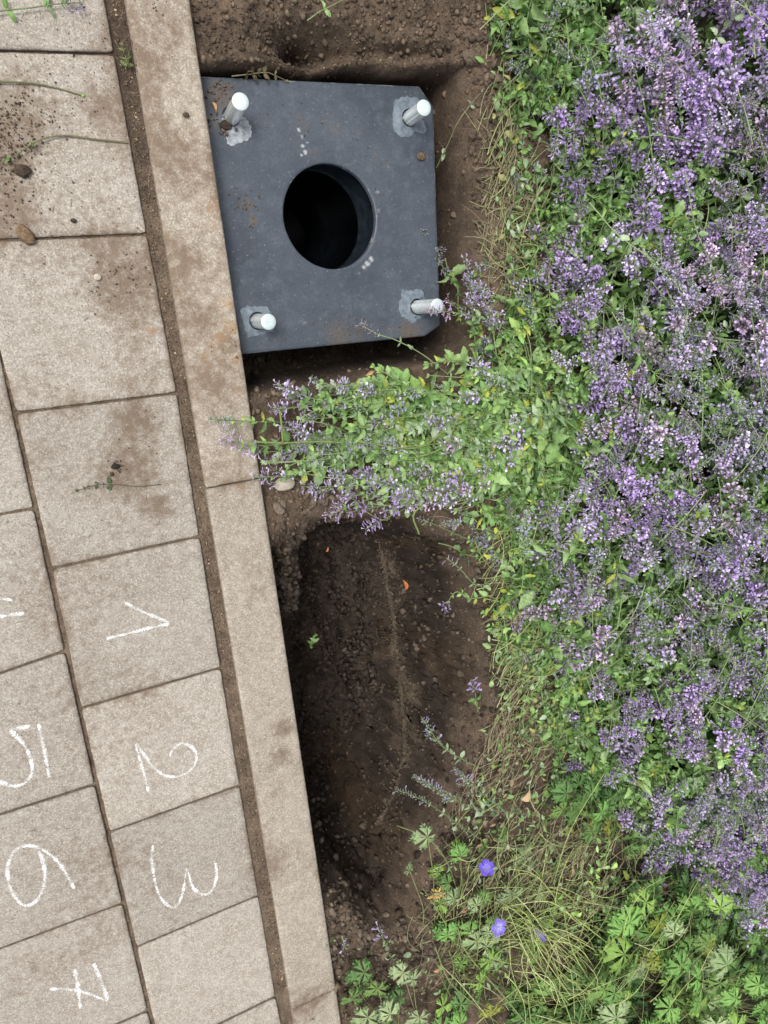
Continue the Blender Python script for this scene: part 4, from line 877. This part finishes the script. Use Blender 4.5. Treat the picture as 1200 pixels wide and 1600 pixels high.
# ---------------------------------------------------------------- the overhanging catmint plant between plate and pit
pl_ = empty('catmint_plant', tuple(un(800, 680, 0)), 'bright green catmint plant sprawling across the kerb between plate and pit', 'catmint')
a = Acc()
FT = [(430, 600, 'lilac'), (452, 622, 'lilac'), (345, 690, 'mauve'), (325, 655, 'silver'), (372, 700, 'lilac'), (415, 722, 'violet'), (515, 600, 'lilac'), (487, 590, 'silver'), (485, 770, 'lilac'), (508, 806, 'mauve'),
      (552, 745, 'violet'), (572, 826, 'violet'), (600, 800, 'violet'), (545, 800, 'violet'), (640, 790, 'mauve'), (660, 770, 'mauve'), (640, 612, 'silver'), (600, 690, 'silver'), (480, 725, 'lilac'), (700, 745, 'violet'), (715, 765, 'mauve'),
      (470, 655, 'lilac'), (540, 700, 'silver'), (665, 655, 'lilac'), (622, 740, 'silver'), (580, 660, 'lilac'), (500, 690, 'silver'), (455, 700, 'silver'), (800, 655, 'lilac'), (795, 700, 'violet'), (690, 820, 'silver'), (740, 560, 'lilac'), (690, 690, 'mauve'), (395, 745, 'lilac'), (440, 665, 'lilac'), (460, 680, 'silver'), (425, 640, 'lilac'), (530, 775, 'violet'), (515, 740, 'lilac'), (590, 755, 'lilac'), (612, 775, 'violet'), (630, 765, 'lilac'), (680, 785, 'lilac'), (655, 745, 'mauve'), (575, 700, 'lilac'), (560, 610, 'lilac'), (500, 625, 'silver'), (610, 640, 'silver'), (740, 745, 'lilac'), (770, 690, 'lilac'), (470, 760, 'lilac'), (760, 590, 'silver'), (720, 620, 'lilac')]
def arch(px, py, h, bx, by, lift=.05, k=5):
    T = un(px, py, h); B = un(bx, by, -.01); t = np.linspace(0, 1, 9)[:, None]; m = B * (1 - t) + T * t; m[:, 2:] += lift * 4 * t * (1 - t); side_ = np.array([T[1] - B[1], B[0] - T[0], 0]); m += side_ * rr_.uniform(-.15, .15) * 4 * t * (1 - t) * .5
    return m
for px, py, k in FT:
    h = .05 + .05 * ss(400, 650, px) + rr_.uniform(-.01, .02); bx = min(820, px + rr_.uniform(150, 260)); by = 665 + (py - 665) * .45 + rr_.uniform(-20, 20)
    if px < 420: bx = px + rr_.uniform(120, 170); by = 665 + (py - 665) * .6
    sprig(a, arch(px, py, float(h), bx, by, .02), PAL[k], rr_.uniform(.028, .055), leaf=.022, lcol=rr_.choice([G_LEAF, G_LIME, G_GREY]), side=1, wn=rr_.choice([7, 9]), first=.3)
poly = np.array([(405, 640), (430, 600), (490, 572), (530, 560), (560, 590), (610, 575), (660, 560), (720, 550), (790, 560), (830, 640), (830, 720), (760, 760), (690, 735), (640, 770), (560, 750), (500, 770), (430, 740), (400, 700)], float)
c_ = 0
while c_ < 78:
    px, py = rr_.uniform(395, 840), rr_.uniform(545, 780)
    if sdf(poly, np.array([px]), np.array([py]))[0] < 0 or (px < 500 and rr_.random() < .45): continue
    c_ += 1; h = .03 + .06 * float(ss(420, 650, px)) + rr_.uniform(-.02, .02)
    sprig(a, arch(px, py, h, px + rr_.uniform(50, 120), 665 + (py - 665) * .8 + rr_.uniform(-25, 25), .012), None, 0, leaf=rr_.uniform(.028, .046), lcol=rr_.choice([G_LIME, G_LIME, G_LIME, G_LEAF, G_GREY]), node=.026, first=.2, r=.0017)
for _ in range(46):
    px, py = rr_.uniform(410, 800), rr_.uniform(560, 800); P_ = arch(px, py, rr_.uniform(.07, .12), px + rr_.uniform(70, 200), 665 + (py - 665) * .6 + rr_.uniform(-50, 50), .02)
    sprig(a, P_, None, 0, leaf=.018, node=.045, dens=.6, lcol=rr_.choice([G_LIME, G_GREY]), r=.0015, scol=(.36, .46, .20))
for pth in ([(540, 692), (500, 690), (440, 692), (396, 690)], [(442, 692), (440, 665), (437, 640)], [(760, 640), (700, 670), (650, 700), (560, 690)], [(790, 560), (770, 600), (730, 640)], [(620, 720), (690, 700), (720, 640)], [(655, 835), (648, 800), (700, 770)]):
    tube(a, catmull([un(x, y, .10) for x, y in pth], 5), .0022, 6, (.23, .30, .10))
a.build('foliage', M_PLANT, pl_)

# ---------------------------------------------------------------- cranesbill
def crane_leaf(seed):
    R2 = random.Random(seed); v = [(0, 0, 0)]; q = []; t = []; nl = 7
    for i in range(nl):
        a0 = (i - 3) * 0.80 + R2.uniform(-.1, .1); L = (1.0, .93, .78, .62)[abs(i - 3)] * R2.uniform(.9, 1.08); w = 1.0
        ca, sa = math.cos(a0), math.sin(a0); droop = R2.uniform(-.5, .12)
        j_ = R2.uniform(.85, 1.15); pts = [(0.30, .07), (.50, .15 * j_), (.76, .29 * j_), (.64, .13), (.92, .19 * j_), (.80, .07), (1.06, 0)]
        b = len(v)
        for x_, y_ in pts:
            for s in (0, 1, -1):
                yy = s * y_ * w; r_ = x_ * L; z = droop * r_ * r_ + (.035 if s == 0 else -.03) * (1 - r_) - abs(yy) * .15 + .02 * R2.uniform(-1, 1)
                xx = r_; v.append((xx * ca - yy * L * sa, xx * sa + yy * L * ca, z))
        q += [(b, b + 1, 0, 0), (b, 0, 0, b + 2)]; q = q[:-2]; t += [(0, b, b + 1), (0, b + 2, b)]
        # segments along the lobe; tooth = 0.70 point, then inner steps
        for k in range(6):
            m0, m1 = b + 3 * k, b + 3 * (k + 1)
            if k == 2: q += [(m0, m1, m1 + 1, m0 + 1), (m0, m0 + 2, m1 + 2, m1)]; continue
            q += [(m0, m1, m1 + 1, m0 + 1), (m0, m0 + 2, m1 + 2, m1)]
    v = np.array(v); c = np.ones((len(v), 3)); rad = np.hypot(v[:, 0], v[:, 1]); c *= (1.12 - .2 * rad)[:, None]
    return v, np.array(t), np.array(q), c
CL = [crane_leaf(s) for s in range(6)]
def crane_petals():
    v = []; q = []
    n = 5; w = [.06, .26, .40, .42, .30]; x = [.05, .35, .65, .88, 1.0]
    for i in range(n):
        b = len(v)
        for xx, ww in zip(x, w):
            for s in (-1, -.5, 0, .5, 1): v.append((xx - .05 * s * s * (xx > .8), ww * s, .62 * xx - .42 * xx * xx + .09 * abs(s) * xx + (.02 * i)))
        q += [(b + 5 * k + j, b + 5 * k + 5 + j, b + 5 * k + 6 + j, b + 5 * k + 1 + j) for k in range(4) for j in range(4)]
        M = rotz(np.array(i * 2 * math.pi / 5)); vv = np.array(v[b:]) @ M.T; v[b:] = [tuple(p) for p in vv]
    c = np.ones((len(v), 3)); r = np.hypot(np.array(v)[:, 0], np.array(v)[:, 1]); c[r < .42] = (1.5, 1.9, 1.05); sidx = np.arange(len(v)) % 5; c[(sidx % 2 == 1) & (r > .4)] *= (.72, .62, .86); return np.array(v), np.zeros((0, 3), np.int64), np.array(q), c
CP = crane_petals()
C_MID = [(.15, .28, .075), (.19, .32, .085), (.13, .25, .07)]; C_DARK = [(.09, .19, .055), (.12, .23, .07)]; C_LIT = [(.23, .43, .11), (.20, .40, .10), (.27, .44, .10)]; C_PALE = [(.33, .42, .21), (.28, .38, .18)]; C_YEL = [(.33, .30, .05), (.26, .28, .05)]
def crane(label, leaves, flowers, root, name='cranesbill_plant', extra=None):
    """leaves: (px, py, height, size, palette, heading in degrees, tilt)"""
    R0 = un(*root, 0.0); e = empty(name, tuple(R0), label, 'cranesbill', 'cranesbill plants at the bottom of the bed')
    lf, st = Acc(), Acc()
    for (px, py, h, s, pal, hd, tl) in leaves:
        p = un(px, py, h); az = math.radians(hd) if hd is not None else rr_.uniform(0, 6.28)
        x_ = np.array([math.cos(az), math.sin(az), -.15]); nz = np.array([rr_.uniform(-tl, tl), rr_.uniform(-tl, tl), 1.0])
        lf.inst(rr_.choice(CL), bas(x_, nz) * s * 1.12, p, ch(pal))
        b = R0 + np.array([rr_.uniform(-.05, .05), rr_.uniform(-.05, .05), -.01]); b = p + (b - p) * min(1, .22 / (np.linalg.norm(b - p) + 1e-6)); b[2] = min(b[2], h - .02)
        m = (p + b) / 2 + np.array([rr_.uniform(-.02, .02), rr_.uniform(-.02, .02), .015]); tube(st, catmull([b, m, p], 4), .0013, 5, np.array(rr_.choice([(.24, .27, .10), (.28, .28, .12), (.18, .24, .08)])), cap=False)
    if extra:
        for pth, hh, r, c in extra: tube(st, catmull([un(x, y, z) for (x, y), z in zip(pth, hh)], 5), r, 5, c)
    lf.build('leaves', M_PLANT, e); st.build('leaf_stalks', M_PLANT, e)
    for (px, py, h, s, tilt, col) in flowers:
        a = Acc(); p = un(px, py, h); nz = np.array(tilt, float); x_ = np.cross(nz, (0.3, 1, 0)); a.inst(CP, bas(x_, nz) * s, p, col); f = a.build('flower', M_PETAL, e)
        c2 = Acc(); tube(c2, [p, p + nz / np.linalg.norm(nz) * s * .45], [.0016, .0012], 6, (.55, .50, .62)); 
        g = c2.build('pistil', M_PETAL); g.location = -np.array(e.location); g.parent = f
    return e
def rl(n, x0, x1, y0, y1, h0, h1, s0, s1, pals, tl=.5, test=None):
    out = []
    while len(out) < n:
        px, py = rr_.uniform(x0, x1), rr_.uniform(y0, y1)
        if test and not test(px, py): continue
        out.append((px, py, rr_.uniform(h0, h1), rr_.uniform(s0, s1), rr_.choice(pals), None, tl))
    return out
STK = (.27, .31, .13)
crane('cranesbill with three blue violet flowers and pale lobed leaves beside the pit', [(668, 1308, .06, .042, C_PALE, 200, .3), (720, 1338, .05, .035, C_LIT, 120, .4), (800, 1398, .08, .050, C_PALE, 260, .3), (745, 1470, .07, .045, C_PALE, 210, .4), (765, 1500, .07, .046, C_LIT, 300, .4),
      (770, 1500, .06, .040, C_PALE, 30, .4), (640, 1360, .03, .022, C_PALE, None, .5), (735, 1455, .06, .04, C_LIT, 150, .4), (750, 1535, .08, .040, C_LIT, None, .4), (820, 1340, .05, .04, C_PALE, 60, .6), (745, 1415, .09, .03, C_PALE, 130, .5), (700, 1380, .04, .03, C_MID, None, .5),
      (800, 1550, .06, .04, C_MID, None, .5), (720, 1570, .05, .045, C_DARK, None, .5), (770, 1580, .08, .04, C_YEL, None, .5), (830, 1460, .02, .035, C_DARK, None, .6), (770, 1440, .02, .04, C_DARK, None, .6)] + rl(34, 690, 900, 1430, 1680, .01, .06, .026, .046, [C_MID, C_DARK, C_PALE, C_LIT], .8) + rl(16, 660, 880, 1290, 1440, .01, .05, .018, .034, [C_MID, C_PALE, C_LIT], .8),
      [(760, 1357, .10, .021, (-.15, .75, .6), (.20, .13, .72)), (777, 1448, .10, .024, (.1, .3, 1), (.30, .22, .78)), (845, 1458, .09, .022, (-.9, -.1, .35), (.30, .20, .76))], (700, 1500),
      extra=[([(620, 1290), (668, 1310), (700, 1350), (722, 1420)], (.0, .06, .03, 0), .0016, STK), ([(756, 1372), (755, 1400), (745, 1440)], (.09, .07, .02), .0013, STK), ([(745, 1500), (748, 1470), (752, 1410)], (.07, .09, .1), .0014, STK), ([(715, 1450), (730, 1490), (790, 1560), (830, 1610)], (.05, .06, .07, .07), .0022, STK),
             ([(680, 1480), (700, 1530), (730, 1560), (780, 1600)], (.03, .04, .05, .05), .0018, STK), ([(800, 1335), (808, 1370), (810, 1395)], (.06, .07, .08), .0014, STK), ([(890, 1300), (860, 1380), (840, 1450)], (.06, .05, .03), .0014, STK), ([(925, 1330), (880, 1400), (845, 1450)], (.06, .05, .03), .0014, STK)])
crane('dark green deeply cut cranesbill below the catmint, above the tangle of dry stems', [(905, 1262, .12, .062, C_MID, 250, .3), (885, 1240, .10, .045, C_DARK, 150, .4), (940, 1270, .11, .05, C_LIT, 320, .4), (880, 1265, .09, .045, C_MID, 200, .4), (925, 1300, .10, .045, C_MID, 270, .4), (925, 1240, .08, .04, C_DARK, 60, .4), (950, 1290, .09, .03, C_YEL, None, .5), (955, 1245, .06, .04, C_DARK, None, .5), (905, 1225, .06, .035, C_DARK, None, .5)], [], (960, 1330))
crane('small grey green cranesbill in the bottom left corner of the bed beside the kerb', [(570, 1520, .04, .042, C_DARK, 170, .4), (590, 1545, .05, .04, C_MID, 250, .4), (630, 1520, .07, .036, C_PALE, 200, .4), (645, 1530, .07, .036, C_PALE, 330, .4), (610, 1585, .06, .042, C_PALE, 120, .4), (575, 1590, .06, .045, C_PALE, 240, .4), (550, 1560, .03, .04, C_MID, None, .4), (655, 1590, .06, .042, C_PALE, None, .4), (550, 1530, .02, .03, C_DARK, None, .5), (625, 1560, .03, .035, C_DARK, None, .5), (590, 1615, .05, .045, C_MID, None, .4), (690, 1610, .05, .045, C_MID, None, .4)], [], (640, 1640))
in_br = lambda x, y: y > 1385 + max(0, (1010 - x)) * .75 or (x > 1060 and y > 1430)
tri = lambda x, y: y > 1590 - (x - 850) * 1.35 and y > 1300 and not (x > 1060 and y < 1350 + (x - 1060) * 1.0)
crane('large lush cranesbill with bright lobed leaves filling the bottom right corner', rl(200, 880, 1290, 1300, 1720, .02, .12, .045, .065, [C_DARK, C_DARK, C_MID], .9, tri) + rl(120, 930, 1290, 1400, 1720, .12, .24, .034, .066, [C_MID, C_MID, C_LIT, C_LIT, C_LIT, C_PALE], .85, tri) + [(1010, 1410, .22, .055, C_LIT, 200, .3), (1030, 1440, .2, .045, [(.24, .30, .04)], 260, .4), (1065, 1510, .24, .06, C_LIT, 100, .3), (1090, 1530, .24, .055, C_LIT, 330, .3), (1150, 1560, .25, .06, C_LIT, 200, .3), (1020, 1500, .2, .045, C_YEL, 230, .4), (1110, 1480, .2, .04, C_YEL, 100, .5)] + rl(60, 800, 950, 1540, 1700, .01, .06, .03, .05, [C_DARK, C_MID], .6), [], (1050, 1560))

# ---------------------------------------------------------------- dry stems, straw, roots
def stalks(acc, n, cen, sp, ang, aspread, l0, l1, h0, h1, cols, r0=.0007, r1=.0014, rise=0.0):
    for _ in range(n):
        px, py = cen[0] + rr_.gauss(0, sp[0]), cen[1] + rr_.gauss(0, sp[1]); h = rr_.uniform(h0, h1); an = math.radians(ang + rr_.gauss(0, aspread)); L = rr_.uniform(l0, l1)
        p = un(px, py, h); z0 = float(ground_z(p[0], p[1])); p[2] = max(p[2], z0 + .003); d = np.array([math.cos(an), math.sin(an), 0])
        if z0 < -.04 or ground_z(p[0] - d[0] * L * .4, p[1] - d[1] * L * .4) < -.06: continue
        n_ = np.array([-d[1], d[0], 0]) * rr_.uniform(-.25, .25) * L
        t = np.linspace(-.5, .5, 7)[:, None]; Q = p + d * t * L + n_ * (t * t * 4 - .3) + np.array([0, 0, 1.0]) * (rise * (t + .5) + rr_.uniform(-.01, .015) * (1 - 4 * t * t))
        gz = ground_z(Q[:, 0], Q[:, 1]); Q[:, 2] = np.maximum(Q[:, 2], np.where(gz < -.05, Q[:, 2], gz + .001))
        tube(acc, Q, np.linspace(rr_.uniform(r0, r1), r0 * .7, 7), 4, np.array(rr_.choice(cols)) * rr_.uniform(.75, 1.2), cap=False)
LIT = G_GREY + G_LEAF + [(.20, .17, .10), (.26, .20, .12), (.15, .12, .08), (.30, .30, .12)]
def litter(acc, n, cx, cy, sx, sy, h0, h1, s0=.008, s1=.024, cols=LIT):
    for _ in range(n):
        p = un(rr_.gauss(cx, sx), rr_.gauss(cy, sy), 0.0); gz = float(ground_z(p[0], p[1]))
        if gz < -.05: continue
        p[2] = max(gz, 0) + rr_.uniform(h0, h1); az = rr_.uniform(0, 6.28)
        acc.inst(rr_.choice(LEAF), bas((math.cos(az), math.sin(az), rr_.uniform(-.4, .4)), (rr_.uniform(-.9, .9), rr_.uniform(-.9, .9), 1)) * rr_.uniform(s0, s1), p, ch(cols))
TAN = [(.29, .23, .14), (.37, .31, .20), (.20, .155, .10), (.27, .26, .15)]; OLV = [(.32, .35, .16), (.26, .29, .12), (.38, .39, .20), (.20, .22, .10)]; YG = [(.46, .52, .20), (.38, .45, .15), (.54, .56, .28), (.33, .40, .13)]
a = Acc()
stalks(a, 150, (825, 1120), (36, 50), 35, 38, .05, .16, .0, .04, TAN + TAN + OLV)
stalks(a, 100, (800, 1030), (30, 45), 20, 40, .08, .18, .01, .05, OLV + YG[:1])
stalks(a, 130, (780, 1180), (30, 45), 60, 35, .05, .16, .0, .03, TAN)
stalks(a, 190, (800, 1380), (75, 65), 60, 50, .05, .20, .0, .07, TAN + OLV + YG)
stalks(a, 100, (720, 1450), (50, 55), 80, 50, .04, .15, .0, .03, TAN + OLV)
stalks(a, 80, (870, 1330), (50, 30), 60, 50, .08, .22, .02, .08, TAN + OLV)
stalks(a, 150, (790, 270), (22, 90), 55, 30, .06, .16, .0, .04, TAN + OLV)
stalks(a, 110, (790, 400), (30, 40), 150, 35, .06, .15, .0, .04, TAN + OLV + YG[:1])
stalks(a, 70, (700, 760), (60, 30), 160, 30, .06, .15, .0, .03, OLV)
stalks(a, 60, (770, 880), (25, 60), 10, 30, .06, .14, .0, .04, YG + OLV)
stalks(a, 60, (1000, 1400), (60, 20), 160, 30, .08, .2, .06, .12, TAN)
for _ in range(72):      # fan of long yellow green stalks
    x0, y0 = 820 + rr_.gauss(0, 38), 1455 + rr_.gauss(0, 34); an = rr_.gauss(35, 36); L = rr_.uniform(50, 190); x1, y1 = x0 + L * math.cos(math.radians(an)), y0 + L * math.sin(math.radians(an))
    xm, ym = (x0 + x1) / 2 + rr_.uniform(-18, 18), (y0 + y1) / 2 - rr_.uniform(-8, 26); h = rr_.uniform(.05, .13)
    tube(a, catmull([un(x0, y0, h * .5), un(xm, ym, h + .02), un(x1, y1, h)], 4), rr_.uniform(.0009, .0016), 4, np.array(rr_.choice(YG)) * rr_.uniform(.8, 1.1), cap=False)
stalks(a, 70, (1020, 1500), (90, 60), 40, 50, .08, .24, .16, .26, YG + OLV)
stalks(a, 90, (930, 1400), (50, 50), 50, 60, .06, .18, .02, .10, YG + OLV)
litter(a, 260, 940, 1400, 50, 45, .01, .10, .014, .03, G_LEAF + G_LIME)
stalks(a, 60, (900, 1560), (50, 30), -40, 22, .12, .26, .05, .12, YG)
tag(a.build('dry_stems', M_DRY), 'tangle of dry tan and yellow green stems along the bed edge', kind='stuff')
a = Acc()
litter(a, 520, 820, 1330, 80, 70, .005, .05); litter(a, 420, 830, 1110, 45, 75, .01, .06); litter(a, 120, 770, 960, 25, 90, .01, .05, .012, .026, G_LIME + G_GREY)
litter(a, 160, 795, 250, 22, 110, .0, .04); litter(a, 200, 760, 1480, 90, 60, .005, .05); litter(a, 60, 600, 1500, 50, 60, .002, .01, .006, .014)
tag(a.build('leaf_litter', M_PLANT), 'small dull and withered leaves caught among the stems', kind='stuff')
a = Acc()
for _ in range(110):
    px, py = rr_.gauss(700, 22), rr_.uniform(940, 1260); p = un(px, py, -.08); z = float(ground_z(p[0], p[1])); d = rr_.uniform(-1, 1) - 2.6; L = rr_.uniform(.015, .06); Q = []
    for k in range(6): Q.append((p[0] + L * k / 5 * math.cos(d), p[1] + L * k / 5 * math.sin(d), z)); d += rr_.uniform(-.35, .35)
    Q = np.array(Q); Q[:, 2] = ground_z(Q[:, 0], Q[:, 1]) + .003 + .004 * rr_.random(); tube(a, Q, .00045, 3, np.array((.22, .16, .11)) * rr_.uniform(.5, 1.2), cap=False)
for _ in range(30):
    px, py = rr_.gauss(455, 14), rr_.gauss(104, 8); p = un(px, py, -.06); d = rr_.uniform(0, 6.28); L = rr_.uniform(.02, .05); Q = []
    for k in range(6): Q.append((p[0] + L * k / 5 * math.cos(d), p[1] + L * k / 5 * math.sin(d), 0)); d += rr_.uniform(-.5, .5)
    Q = np.array(Q); Q[:, 2] = ground_z(Q[:, 0], Q[:, 1]) + .004; tube(a, Q, .0007, 3, np.array((.14, .10, .07)) * rr_.uniform(.5, 1.2), cap=False)
tag(a.build('fine_roots', M_DRY), 'fine pale roots poking out of the pit wall', kind='stuff')
R3 = random.Random(11); rp = [hit(*q) for q in [(590, 842), (598, 880), (604, 915), (614, 960), (617, 1005), (623, 1050), (628, 1100), (631, 1150), (625, 1200), (610, 1245), (588, 1285)]]
rp = catmull([p + np.array([R3.uniform(-.003, .003), R3.uniform(-.004, .004), .006]) for p in rp], 16); a = Acc()
m_ = len(rp); s_ = np.arange(m_); rp[:, 0] += .006 * (fbm(s_, s_ * 0, .18, 3, 401) - .5); rp[:, 2] += .010 * (fbm(s_, s_ * 0, .10, 3, 403) - .55)
tube(a, rp, .0025 + .0095 * fbm(s_, s_ * 0, .25, 3, 402), 9, (.078, .060, .043))
for _ in range(900):
    i = R3.randrange(m_); p = rp[i] + np.array([R3.gauss(0, .008), R3.gauss(0, .006), R3.uniform(-.002, .009)]); a.inst(CR_[R3.randrange(4)], rrot(1)[0] * R3.uniform(.0015, .0045), p, np.array([.12, .093, .066]) * R3.uniform(.55, 1.2))
tag(a.build('soil_ridge', M_CLOD, smooth=True), 'thin pale sandy ridge running lengthwise down the pit', kind='structure')
# bits of straw and leaf litter on paving, joint and soil
a = Acc()
for _ in range(520):
    u = rr_.random()
    if u < .35: y = rr_.uniform(-1.5, .8); x = rr_.uniform(.303, .325)
    elif u < .5: p = un(rr_.uniform(0, 420), rr_.uniform(0, 1600)); x, y = p[0], p[1]
    else: p = un(rr_.uniform(500, 800), rr_.uniform(0, 1600)); x, y = p[0], p[1]
    z = float(ground_z(x, y)); z = max(z, .0015 if (x < .3 or .328 < x < .445) else z) + .0015
    if z < -.06 or (sdf(pc, np.array([x]), np.array([y]))[0] > -.01): continue
    d = rr_.uniform(0, 3.14); L = rr_.uniform(.003, .014); tube(a, [(x, y, z), (x + L * math.cos(d), y + L * math.sin(d), z + .0008)], .0005, 3, np.array((.36, .29, .18)) * rr_.uniform(.5, 1.2), cap=False)
tag(a.build('straw_bits', M_DRY), 'tiny bits of straw and chaff lying about', kind='stuff')
def dead_leaf(px, py, z, L, hd, col, label, w=.45, onground=True):
    p = un(px, py, z)
    if onground: z = max(z, float(ground_z(p[0], p[1])) + .006); p = un(px, py, z)
    V, T, Q, C = leaf_proto(8, w, .5, .35, .05); a = Acc(); d = math.radians(hd); a.inst((V, T, Q, C), bas((math.cos(d), math.sin(d), .1), (.3, .2, 1)) * L, p, col)
    return tag(a.build('dry_leaf', M_DRY, origin=tuple(p)), label, 'dry leaf', 'dry fallen leaves')
dead_leaf(332, 160, PZ + .003, .017, 290, (.50, .28, .13), 'small orange brown leaf beside the upper left bolt', .45, False)
dead_leaf(634, 922, -.15, .030, 95, (.42, .13, .04), 'bright rust orange leaf lying in the pit')
dead_leaf(510, 862, -.1, .012, 60, (.40, .16, .06), 'small rust coloured leaf bit on the left slope of the pit')
dead_leaf(583, 580, 0, .020, 200, (.38, .25, .13), 'pale brown leaf scrap under the plate edge by the catmint')
dead_leaf(815, 1250, .04, .035, 30, (.42, .30, .18), 'tan papery leaf beside the dark green cranesbill', .7)
dead_leaf(775, 1330, .02, .024, 10, (.40, .26, .18), 'pinkish brown leaf above the blue flowers')
dead_leaf(890, 1370, .03, .030, 60, (.45, .28, .20), 'pink brown curled leaf in the dry stems right of the blue flowers', .6)
dead_leaf(722, 1425, .02, .020, 0, (.40, .20, .10), 'rust brown leaf left of the middle blue flower')
dead_leaf(678, 1518, .02, .020, 0, (.55, .28, .18), 'salmon coloured leaf on the soil at the bottom')
for i, (hd, l) in enumerate([(100, .03), (60, .028), (140, .026), (20, .024), (170, .022)]):
    pass
a = Acc(); p = un(680, 1395, .03)
for i in range(11):
    d = i * .57 + rr_.uniform(-.2, .2); a.inst(leaf_proto(6, .35, .5, .3, .1), bas((math.cos(d), math.sin(d), rr_.uniform(.1, .7)), (0.1, .1, 1)) * rr_.uniform(.018, .03), p, np.array(rr_.choice([(.50, .34, .12), (.42, .25, .09), (.58, .42, .18)])))
tag(a.build('dry_leaf', M_DRY, origin=tuple(p)), 'curled orange tan dead cranesbill leaf beside the lower end of the pit', 'dry leaf', 'dry fallen leaves')
